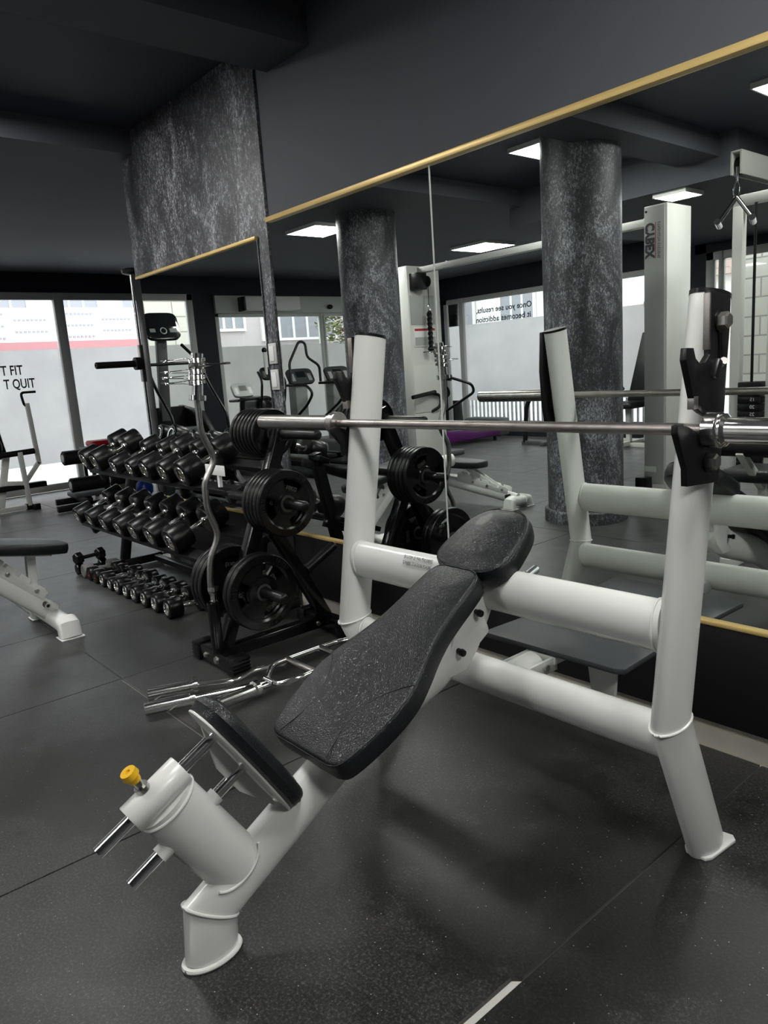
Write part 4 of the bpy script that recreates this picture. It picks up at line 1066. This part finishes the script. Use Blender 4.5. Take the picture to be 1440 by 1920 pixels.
# ------------------------------------------------------------------ machines seen in the mirrors
def stepper():
    t = thing('stair_climber', 'black stair climber with upright console and long bent handrails, seen in the pier mirror', 'cardio machine', (-7.9, .97, 0))
    O = V((-7.6, .97, 0)); SX = -.6
    M = frame(O+V((0, 0, 1.89)), (0, -1, 0), (-.35, 0, .94), (.94, 0, .35))
    MB().prism(sup(.19, .15, 5, 32), -.03, .02, lambda a, b, n: M @ V((a, b, n)), bev=.006).build('console', 'screen', t)
    c = t.children[0]
    MB().prism([(-.16, -.01), (.16, -.01), (.16, .11), (-.16, .11)], .0195, .0215, lambda a, b, n: M @ V((a, b, n))).build('display', 'screen', c)
    MB().lathe(M @ V((0, -.055, .02)), M.to_3x3() @ V((0, 0, 1)), [(.0, .028), (.004, .030), (.004, .036), (0, .038)], 28, mat='alulight').prism([(-.15, -.07), (-.09, -.07), (-.09, -.03), (-.15, -.03)], .019, .022, lambda a, b, n: M @ V((a, b, n)), mat='console').prism([(.07, -.075), (.15, -.075), (.15, -.03), (.07, -.03)], .019, .022, lambda a, b, n: M @ V((a, b, n)), mat='console').build('buttons', 'console', c)
    MB().beam(O+V((-.05, 0, 1.83)), O+V((-.18, 0, .9)), .11, .07, up=(0, 1, 0), bev=.01).build('mast', 'darkgrey', t)
    for s in (-1, 1):
        y = O.y+s*.30
        MB().sweep(rnd([V((SX-7.0, y-s*.10, 1.62+.08)), V((SX-6.85, y, 1.52)), V((SX-6.65, y, 1.25)), V((SX-6.35, y, .95)), V((SX-6.3, y, .25))], .06), .017, seg=12).build('handrail', 'blackm', t)
    MB().cyl((SX-6.9, O.y-.33, 1.50), (SX-6.9, O.y+.33, 1.50), .016).build('cross_grip', 'foam', t)
    b = MB().prism([(-7.45, .02), (-6.2, .02), (-6.2, .22), (-6.95, .98), (-7.45, 1.05)], -.36, -.29, lambda a, b, n: V((SX+a, O.y+n, b)), bev=.01).prism([(-7.45, .02), (-6.2, .02), (-6.2, .22), (-6.95, .98), (-7.45, 1.05)], .29, .36, lambda a, b, n: V((SX+a, O.y+n, b)), bev=.01).bx(SX-7.45, SX-7.3, O.y-.3, O.y+.3, .02, 1.04)
    b.build('side_shell', 'blackm', t)
    for k in range(4): MB().bx(SX-6.5-.2*k, SX-6.28-.2*k, O.y-.285, O.y+.285, .18+.2*k, .22+.2*k, bev=.01).bx(SX-6.5-.2*k, SX-6.48-.2*k, O.y-.285, O.y+.285, .02, .2+.2*k).build('step', 'darkgrey', t)
    MB().bx(SX-7.5, SX-6.15, O.y-.37, O.y+.37, .0005, .03, bev=.005).build('base', 'blackm', t)
stepper()
def console_on_post(name, lab, x, y, z, w, h, cm, face='consolelight', scr='console'):
    t = thing(name, lab, 'cardio machine', (x, y, 0))
    M = frame((x, y, z), (0, -1, 0), (-.5, 0, .866), (.866, 0, .5))
    c = MB().prism(sup(w/2, h/2, 5, 28), -.035, .01, lambda a, b, n: M @ V((a, b, n)), bev=.008).build('console', cm, t)
    MB().prism([(-w*.18, -h*.1), (w*.18, -h*.1), (w*.18, h*.28), (-w*.18, h*.28)], .010, .012, lambda a, b, n: M @ V((a, b, n))).build('display', scr, c)
    m = MB()
    for sx in (-1, 1): m.prism([(sx*w*.26, -h*.32), (sx*w*.40, -h*.32), (sx*w*.40, h*.15), (sx*w*.26, h*.15)], .010, .012, lambda a, b, n: M @ V((a, b, n)))
    m.build('buttons', face, c)
    return t, M
# upright bike
t, M = console_on_post('exercise_bike', 'exercise bike with pale grey console, seen at the right side of the pier mirror', -8.6, -.50, 1.15, .30, .20, 'consolelight', 'paper', 'console')
MB().cyl((-8.63, -.50, 1.05), (-8.75, -.5, .45), .035).build('mast', 'blackm', t)
MB().sweep(rnd([V((-8.35, -.72, 1.02)), V((-8.6, -.72, 1.02)), V((-8.6, -.28, 1.02)), V((-8.35, -.28, 1.02))], .05), .015, seg=10).build('handlebar', 'foam', t)
MB().box((-8.75, -.5, .32), (.70, .22, .42), None, .06, 4).build('housing', 'darkgrey', t)
MB().bx(-9.05, -8.99, -.75, -.25, .0005, .06).bx(-8.2, -8.14, -.75, -.25, .0005, .06).bx(-9.02, -8.15, -.53, -.47, .02, .08).build('base', 'blackm', t)
MB().cyl((-8.2, -.5, .3), (-8.1, -.5, .82), .03, mat='blackm').box((-8.1, -.5, .87), (.26, .2, .08), None, .03, 3, mat='rubber').build('saddle', 'rubber', t)
# elliptical with bottle-shaped pole
t, M = console_on_post('elliptical_trainer', 'dark elliptical trainer with upright pole, seen at the edge of the pier mirror', -8.6, -.92, 1.34, .24, .18, 'blackm', 'darkgrey', 'screen')
MB().cyl((-8.6, -.88, 1.30), (-8.6, -.88, 1.62), .022, mat='alulight').sphere((-8.6, -.88, 1.64), .035, mat='blackm').build('pole', 'blackm', t)
for s in (-1, 1): MB().sweep(rnd([V((-8.55, -.84+s*.12, 1.36)), V((-8.4, -.84+s*.16, 1.25)), V((-8.45, -.84+s*.16, 1.0)), V((-8.7, -.84+s*.16, .45))], .07), .016, seg=10).build('swing_arm', 'blackm', t)
MB().box((-8.85, -.84, .55), (.60, .30, 1.0), None, .12, 4).build('housing', 'rubber', t)
MB().bx(-9.2, -7.6, -.90, -.78, .0005, .10, bev=.02).build('base', 'blackm', t)
for s in (-1, 1): MB().box((-8.0, -.84+s*.11, .25), (.42, .13, .05), None, .02).beam((-7.8, -.84+s*.11, .22), (-8.6, -.84+s*.11, .35), .04, .05, up=(0, 1, 0)).build('pedal_arm', 'darkgrey', t)
# two climbers with loop handles
for k, (y, lab) in enumerate([(-1.38, 'grey cardio climber with tall black loop handle, left of the column in the mirror'), (-2.02, 'grey cardio climber with bent handrails, half behind the hook plate in the mirror')]):
    t, M = console_on_post('cardio_climber', lab, -8.6, y, 1.27, .42, .24, 'consoledark', 'console', 'screen')
    MB().prism([(-.14, .10), (.14, .10), (.22, 1.2), (-.10, 1.2)], -.10, .10, lambda a, b, n: V((-8.72+a*.6, y+n, b)), bev=.02).build('mast', 'console', t)
    if k == 0:
        MB().sweep(rnd([V((-8.5, y-.26, 1.18)), V((-8.5, y-.26, 1.40)), V((-8.55, y-.10, 1.52)), V((-8.6, y-.12, 1.72)), V((-8.6, y-.02, 1.74)), V((-8.55, y+.20, 1.45)), V((-8.5, y+.22, 1.18))], .06), .018, seg=12).build('loop_handle', 'foam', t)
    for s in (-1, 1):
        MB().sweep(rnd([V((-8.55, y+s*.27, 1.16)), V((-8.1, y+s*.27, 1.16)), V((-7.95, y+s*.27, 1.05)), V((-8.1, y+s*.27, .9)), V((-8.6, y+s*.25, .62))], .08), .018, seg=12).build('handrail', 'foam', t)
    MB().box((-8.8, y, .18), (.9, .44, .34), None, .05, 3).build('housing', 'darkgrey', t)
    for s in (-1, 1): MB().box((-8.05, y+s*.13, .22), (.45, .15, .05), rotx(0), .015).beam((-7.95, y+s*.13, .19), (-8.5, y+s*.13, .10), .03, .04, up=(0, 1, 0)).build('pedal_arm', 'rubber', t)
    MB().bx(-9.2, -7.8, y-.27, y+.27, .0005, .04, bev=.01).build('base', 'blackm', t)
# purple treadmill
t = thing('treadmill', 'treadmill with purple side rails and black belt, low beyond the barbell in the mirror', 'treadmill', (-8.60, -4.1, 0))
MB().bx(-8.92, -8.82, -4.95, -3.35, .08, .26, bev=.02).bx(-8.22, -8.12, -4.95, -3.35, .08, .26, bev=.02).build('side_rail', 'purple', t)
MB().bx(-8.82, -8.22, -4.93, -3.37, .20, .255, bev=.02).build('belt', 'rubber', t)
MB().bx(-8.92, -8.12, -5.2, -4.9, .06, .36, bev=.05).build('motor_cover', 'darkgrey', t)
for xx in (-8.87, -8.17):
    MB().lathe((xx, -3.5, .0005), (0, 0, 1), [(0, 0), (0, .03), (.08, .03), (.08, 0)], 12).build('levelling_foot', 'blackm', t)
    MB().lathe((xx, -4.85, .0005), (0, 0, 1), [(0, 0), (0, .03), (.08, .03), (.08, 0)], 12).build('levelling_foot', 'blackm', t)
# black low-row frame
t = thing('bench_frame_machine', 'small black curved-leg machine on the floor, left of the large column in the mirror', 'weight machine', (-7.0, -4.6, 0))
MB().sweep(rnd([V((-7.30, -4.55, .03)), V((-7.25, -4.55, .62)), V((-7.10, -4.55, .78)), V((-6.85, -4.6, .78))], .12), .035, seg=14).build('curved_leg', 'blackm', t)
MB().beam((-6.95, -4.6, .80), (-6.80, -4.7, .30), .08, .10).beam((-6.85, -4.7, .4), (-6.85, -4.7, .03), .06, .06).build('centre_post', 'blackm', t)
MB().bx(-7.35, -6.7, -4.58, -4.52, .0005, .06, bev=.005).bx(-6.9, -6.84, -5.1, -4.4, .0005, .06, bev=.005).build('base_frame', 'darkgrey', t)
MB().box((-6.75, -4.75, .86), (.35, .3, .08), None, .03, 3).build('seat', 'leather', t)
# chest press
t = thing('chest_press', 'white press machine with tall black back pad, right of the column in the mirror', 'weight machine', (-5.7, -5.0, 0))
MB().prism([(-.20, 0), (.20, 0), (.11, .92), (-.11, .92)], 0, .07, lambda a, b, n: V((-5.55+a+b*.10, -4.95-b*.10+n, .62+b)), bev=.015).build('back_pad', 'leather', t)
MB().box((-5.62, -4.68, .58), (.34, .40, .09), None, .035, 4).build('seat', 'leather', t)
MB().beam((-5.55, -5.06, .05), (-5.40, -5.10, 1.95), .07, .07, mat='white2').bx(-5.6, -5.4, -5.14, -5.06, 1.88, 1.95, mat='white2').beam((-5.62, -4.70, .54), (-5.62, -4.72, .05), .06, .06, mat='white2').build('frame', 'white2', t)
for s in (-.38, .38): MB().cyl((-5.5+s, -5.0, .78), (-5.5+s*.8, -4.55, 1.05), .022, mat='blackm').cyl((-5.5+s*.8-.08, -4.55, 1.05), (-5.5+s*.8+.08, -4.55, 1.05), .02, mat='foam').build('press_handle', 'foam', t)
MB().bx(-6.05, -5.2, -4.75, -4.69, .0005, .06, bev=.004).bx(-6.05, -5.2, -5.2, -5.14, .0005, .06, bev=.004).bx(-5.65, -5.59, -5.2, -4.4, .02, .08, bev=.004).build('base_frame', 'white2', t)
for xx in (-6.05, -5.2): MB().bx(xx-.03, xx+.03, -4.76, -4.68, .0004, .07, bev=.004).build('rubber_foot_cap', 'rubber', t)

# cable crossover: two towers joined by a top bar
cc = thing('cable_crossover', 'tall pale cable crossover station of two towers joined by a top bar, in the mirror', 'cable machine', (-4.5, -1.15, 0))
tr = MB().bx(-3.19, -3.00, -1.31, -.95, .02, 2.37, bev=.006).build('tower', 'white2', cc)
MB().bx(-3.185, -3.02, -.951, -.945, .25, 2.36, bev=.001).build('front_cover', 'greypaint', tr)
Mt = frame((0, -.9436, 2.245), (0, 0, -1), (-1, 0, 0), (0, 1, 0))
MB().text('CYBEX', .100, Mt @ Matrix.Translation((0, 3.104, 0)), depth=.0015, bold=.005, width=.262).text('STRENGTH SYSTEMS', .030, Mt @ Matrix.Translation((0, 3.053, 0)), depth=.0015, width=.262).build('brand_lettering', 'greyink', tr)
MB().bx(-3.094, -3.090, -.9445, -.9430, 1.983, 2.245).build('brand_line', 'redink', tr)
MB().lathe((-3.17, -.9452, 2.33), (0, 1, 0), [(0, .009), (.002, .009), (.002, 0)], 12).build('cap_screw', 'blackm', tr)
MB().bx(-3.18, -3.08, -.9446, -.943, .34, .385).build('maker_plate', 'alulight', tr)
MB().bx(-3.22, -3.12, -.96, -.86, .0005, .30, bev=.006).build('pulley_cover', 'blackm', cc)
tl = MB().bx(-6.08, -5.90, -1.44, -.97, .02, 2.33, bev=.006).build('tower', 'white2', cc)
MB().bx(-5.902, -5.894, -1.36, -.98, .8, 1.30, bev=.001).build('lower_cover', 'white2', tl)
g = MB().bx(-5.901, -5.893, -1.34, -.99, 1.73, 2.03, bev=.001).build('dark_panel', 'greypaint', tl)
MB().bx(-5.901, -5.892, -1.34, -1.02, 1.50, 1.70, bev=.001, mat='paper').bx(-5.893, -5.8915, -1.33, -1.03, 1.665, 1.69, mat='redink').bx(-5.893, -5.8915, -1.33, -1.03, 1.51, 1.60, mat='greypaint').build('instruction_placard', 'paper', tl)
pu = MB().bx(-5.90, -5.78, -1.14, -1.00, 2.08, 2.25, bev=.006).lathe((-5.80, -1.14, 2.16), (0, -1, 0), [(0, 0), (0, .06), (.02, .06), (.02, 0)], 24).build('pulley_block', 'blackm', cc)
MB().cyl((-5.80, -1.17, 2.12), (-5.80, -1.17, 1.93), .004, seg=8).build('cable', 'blackm', cc)
rope = thing('triceps_rope', 'black braided rope hanging from the far cable tower in the mirror', 'cable handle', (-5.80, -1.17, 1.5))
tw = MB()
for ph in (0, PI):
    tw.sweep([(-5.80+.012*math.cos(ph+k*.55), -1.17+.014*math.sin(ph+k*.55), 1.86-k*.0085) for k in range(44)], .016, seg=8)
tw.build('braid', 'foam', rope)
MB().sphere((-5.80, -1.17, 1.47), .032, scale=(1, 1.3, 1)).build('rope_end', 'rubber', rope)
MB().sweep([(-5.80+.0, -1.17+.018*math.sin(a), 1.895+.032*math.cos(a)) for a in [2*PI*k/16 for k in range(16)]], .005, seg=6, closed=True).build('carabiner', 'chrome', rope)
MB().bx(-5.95, -3.15, -1.19, -1.12, 2.255, 2.315, bev=.004).build('top_bar', 'greypaint', cc)
for x in (-5.5, -3.3): MB().lathe((x, -1.155, 2.315), (0, 0, 1), [(0, .014), (.008, .014), (.012, .008), (.012, 0)], 6).build('bar_bolt', 'bolt', cc)
MB().bx(-6.15, -5.8, -1.6, -.93, .0005, .05, bev=.006).bx(-3.25, -2.95, -1.6, -.8, .0005, .03, bev=.006).build('base', 'greypaint', cc)
for s, (xx, yy) in enumerate(((-5.80, -1.25), (-5.55, -1.45))):
    pass
MB().cyl((-5.80, -.86, .98), (-5.86, -1.25, 1.01), .022).sweep(rnd([V((-5.86, -1.2, 1.0)), V((-5.86, -1.33, .97)), V((-5.86, -1.33, .85)), V((-5.9, -1.22, .8))], .05), .016, seg=10).build('side_handle', 'foam', cc)
# cardio handrails behind the standing bar in the mirror
t = thing('recumbent_handrail', 'black bent handrail with thick foam grip in front of the shop window, in the mirror', 'cardio machine', (-8.2, -3.0, 0))
for dy in (0, -.5):
    MB().cyl((-7.9, -2.6+dy, 1.14), (-7.55, -2.75+dy, 1.10), .045, mat='foam').sweep(rnd([V((-7.55, -2.75+dy, 1.10)), V((-7.25, -2.85+dy, 1.0)), V((-7.3, -2.95+dy, .88)), V((-7.9, -3.0+dy, .62)), V((-8.2, -3.0+dy, .45))], .08), .02, seg=12, mat='blackm').build('handrail', 'blackm', t)
MB().box((-8.4, -2.95, .3), (.5, .7, .55), None, .08, 3).bx(-8.7, -7.4, -3.3, -2.6, .0005, .08, bev=.02).build('housing', 'darkgrey', t)
MB().beam((-8.25, -3.2, .5), (-8.3, -3.25, .95), .10, .30, bev=.02).build('seat_back', 'rubber', t)

# lat pulldown at the right edge of the mirror
lp = thing('lat_pulldown', 'white lat pulldown machine with black weight stack at the right edge of the mirror', 'cable machine', (-2.3, -1.0, 0))
MB().bx(-2.525, -2.455, -1.04, -.97, .02, 2.24, bev=.004).build('upright', 'white2', lp)
MB().bx(-2.27, -2.19, -1.04, -.97, .02, 2.24, bev=.004).build('upright', 'white2', lp)
MB().bx(-2.525, -1.80, -1.035, -.975, 2.24, 2.31, bev=.004).build('top_bar', 'white2', lp)
am = MB().bx(-1.935, -1.925, -1.03, .24, 2.20, 2.32, bev=.002).bx(-1.985, -1.975, -1.03, .24, 2.20, 2.32, bev=.002).bx(-1.985, -1.925, -1.03, .24, 2.312, 2.322, bev=.002).build('overhead_arm', 'white2', lp)
MB().lathe((-1.974, .17, 2.25), (1, 0, 0), [(0, 0), (0, .05), (.038, .05), (.038, 0)], 24).build('pulley', 'blackm', lp)
MB().cyl((-1.955, .22, 2.24), (-1.955, .22, 2.165), .007, mat='chrome').cyl((-1.985, .19, 2.256), (-1.985, .19, 2.26), .01).build('cable_end', 'chrome', lp)
MB().cyl((-2.36, -.96, 1.02), (-2.36, -.96, 2.24), .010, seg=10, mat='blackm').build('stack_cable', 'blackm', lp)
st = MB()
for k in range(13): st.bx(-2.44, -2.285, -1.05, -.92, .36+k*.052, .36+k*.052+.048, bev=.003)
stk = st.build('weight_stack', 'blackm', lp)
nm = MB()
for k in range(9): nm.text(str(10+5*k), .035, frame((-2.335, -.919, .95-k*.052), (-1, 0, 0), (0, 0, 1), (0, 1, 0)), align='CENTER')
nm.build('stack_numbers', 'whiteink', stk)
MB().bx(-2.525, -2.19, -1.04, -.97, .02, .09, bev=.004).bx(-2.55, -1.8, -1.2, -1.12, .0005, .06, bev=.004).bx(-2.0, -1.93, -1.2, .25, .0005, .06, bev=.004).beam((-1.96, -1.0, .04), (-1.96, -1.0, 2.24), .07, .07).build('base_frame', 'white2', lp)
MB().box((-2.0, -.25, .50), (.34, .36, .08), None, .035, 4).build('seat', 'leather', lp)
MB().beam((-1.96, -.25, .46), (-1.96, -.25, .05), .06, .06).beam((-1.96, -.22, .42), (-1.96, .1, .68), .045, .045).build('seat_post', 'white2', lp)
MB().cyl((-2.16, .06, .70), (-1.76, .06, .70), .055).build('thigh_roller', 'foam', lp)
h = thing('row_handle', 'chrome V-shaped pulldown handle hanging from the white overhead arm, in the mirror', 'cable handle', (-1.955, .22, 1.95))
MB().sweep([(-1.955+.018*math.sin(a), .22, 2.125+.042*math.cos(a)) for a in [2*PI*k/18 for k in range(18)]], .0045, seg=6, closed=True).build('carabiner', 'chrome', h)
MB().sweep(rnd([V((-1.955, .22, 2.085)), V((-2.04, .25, 1.965))], .01), .012, seg=10).sweep([V((-1.955, .22, 2.085)), V((-1.88, .19, 1.965))], .012, seg=10).build('link', 'chrome', h)
for (x, y) in ((-2.04, .25), (-1.88, .19)): MB().cyl((x-.02, y-.055, 1.955), (x+.02, y+.055, 1.965), .017).build('grip', 'chrome', h)

# ================================================================== OUTSIDE
g = MB().bx(-40, -10.42, -30, 30, -.30, -.06).bx(-10.42, 20, -40, YO-.12, -.30, -.06).build('outside_ground', 'asphalt'); struct(g)
def window_on(par, axis, p, a0, a1, z0, z1, bars=2):
    e = .03
    def B(m, a, b, c, d, x0, x1, **k):
        return m.bx(p+x0, p+x1, a, b, c, d, **k) if axis == 'y' else m.bx(a, b, p+x0, p+x1, c, d, **k)
    m = MB(); B(m, a0, a1, z0, z1, 0.0, .04); w = m.build('window', 'extglass', par)
    m = MB()
    B(m, a0-.06, a0, z0-.06, z1+.06, 0, .07); B(m, a1, a1+.06, z0-.06, z1+.06, 0, .07); B(m, a0, a1, z1, z1+.06, 0, .07); B(m, a0, a1, z0-.06, z0, 0, .07)
    for k in range(bars):
        c = a0+(a1-a0)*(k+1)/(bars+1); B(m, c-.03, c+.03, z0, z1, .02, .06)
    m.build('window_surround', 'render2', w)
bl = thing('white_building', 'long white building with grey windows and a red band outside the end window', 'building', (-24, 7, 0))
MB().bx(-28, -24, 2.5+2.5, 30, -.1, 5.4).build('wall', 'render2', bl)
MB().bx(-23.99, -23.7, 5.0, 30, 2.05, 2.75).build('awning', 'extred', bl)
MB().bx(-23.99, -23.9, 5.0, 30, -.1, 1.98).build('base_course', 'extdark', bl)
for k in range(9): window_on(bl, 'y', -24, 5.6+k*2.1, 6.9+k*2.1, 3.75, 4.8)
m = MB()
for r in range(5):
    for k in range(7):
        y0 = 5.3+k*2.6+(r % 2)*1.2
        for j in range(8): m.bx(-23.99, -23.95, y0+j*.12, y0+j*.12+.07, 2.86+r*.17, 2.92+r*.17)
m.build('vent_slits', 'extglass', bl)
bl2 = thing('cream_building', 'plain cream building with power lines before it, outside the end window', 'building', (-20, 2, 0))
MB().bx(-24, -20, -3.0, 4.95, -.1, 5.0).build('wall', 'render1', bl2)
bl3 = thing('grey_shuttered_house', 'mauve grey house with barred window opposite the glazed entrance', 'building', (-16, -5, 0))
MB().bx(-20, -16, -8.6, -3.1, -.1, 4.9).build('wall', 'render3', bl3)
MB().bx(-15.995, -15.9, -8.6, -3.1, 1.55, 1.98).build('base_course', 'extdark', bl3)
window_on(bl3, 'y', -16, -4.95, -3.9, 2.45, 4.2, 3); window_on(bl3, 'y', -16, -7.6, -5.5, 2.2, 4.2, 4)
MB().bx(-15.99, -15.7, -8.9, -8.3, -.1, 4.9).build('corner_pilaster', 'brickred', bl3)
sw = thing('stone_house', 'pale stone block house close outside the end window', 'building', (-13.5, -.9, 0))
MB().bx(-16, -13.5, -2.7, .35, -.1, 4.4).build('wall', 'stone', sw)
for k, (y0, y1, z0, z1) in enumerate([(0, 9, 3.7, 3.95), (-1, 10, 3.2, 3.3), (2, 11, 2.7, 3.1)]):
    tag(MB().sweep([V((-17-k*.5, y0+(y1-y0)*s/12, z0+(z1-z0)*s/12-.35*math.sin(PI*s/12))) for s in range(13)], .006, seg=6, up=(0, 0, 1)).build('power_line', 'extglass'), ['highest', 'middle', 'lowest'][k] + ' power line crossing in front of the cream building', 'cable', 'power lines outside')
def tree_at(name, lab, x, y, z, r):
    t = thing(name, lab, 'tree', (x, y, -.06))
    MB().sweep([(x, y, -.06), (x+.1, y, z*.5), (x, y+.1, z)], [.12, .09, .04], up=(1, 0, 0), seg=10).build('trunk', 'bark', t)
    m = MB(); rr = random.Random(3)
    for k in range(1500):
        v = V((rr.gauss(0, 1), rr.gauss(0, 1), rr.gauss(0, 1))).normalized()*r*(rr.random()**.45)
        c = V((x, y, z))+v; a = rr.random()*6.3; s = .05+.05*rr.random()
        u = V((math.cos(a), math.sin(a), rr.uniform(-.6, .6))).normalized()*s; w = u.cross(V((rr.random(), rr.random(), 1))).normalized()*s*.5
        m._faces([c-u, c+w, c+u, c-w], [(0, 1, 2, 3)], 0)
    m.build('foliage', 'leaf', t)
tree_at('street_tree', 'small leafy tree outside the glazed entrance', -14.3, -6.9, 2.7, .95)
# opposite side street
bo = thing('tiled_roof_house', 'low house with weathered tiled gable across the side street', 'building', (-7, -13, 0))
MB().bx(-9.5, -4.5, -17, -13.5, -.1, 3.0).build('wall', 'render1', bo)
MB().prism([(-10, 2.9), (-3.8, 2.9), (-7.2, 5.2)], -17.2, -13.2, lambda a, b, n: V((a, n, b))).build('roof', 'brickred', bo)
bo2 = thing('terrace_building', 'pale terrace building with tall windows across the side street', 'building', (-16, -13, 0))
MB().bx(-26, -10.2, -17, -13, -.1, 5.2).build('wall', 'render2', bo2)
for k in range(6): window_on(bo2, 'x', -12.96, -24+k*2.3, -22.8+k*2.3, 2.3, 3.9)
tag(MB().bx(-7.6, -6.6, -9.0, -8.9, 1.7, 2.9, bev=.02).bx(-7.13, -7.07, -8.98, -8.92, -.06, 1.7).build('street_sign', 'sign_red', origin=(-7.1, -8.95, -.06)), 'plain red board on a post outside the shop window', 'sign')
MB_sw = thing('garden_wall', 'grey stone block wall close outside the glass door', 'wall', (-4.2, -7.4, 0))
MB().bx(-5.3, -3.0, -7.6, -7.2, -.1, 4).build('masonry', 'stone', MB_sw)
fr_ = thing('street_railing', 'grey vertical bar railing outside the shop window', 'railing', (-8, -7.2, 0))
m = MB()
m.bx(-12, -5.6, -7.22, -7.18, .80, .85).bx(-12, -5.6, -7.22, -7.18, .05, .09)
for k in range(60): m.bx(-12+k*.107, -11.97+k*.107, -7.215, -7.185, .06, .82)
m.build('bars', 'fence', fr_)
for k, x in enumerate((-8.95, -7.55)):
    tag(MB().sphere((x, -6.6, 2.78), .13).cyl((x, -6.6, 2.9), (x, -6.6, 3.2), .01).build('globe_lamp', 'paper', origin=(x, -6.6, 2.78)), ['white globe lamp above the lettering outside the shop window, left one from inside', 'white globe lamp above the lettering outside the shop window, right one from inside'][1-k], 'lamp', 'globe lamps outside the shop window')

for o in bpy.data.objects:
    if '_o' in o.keys(): del o['_o']
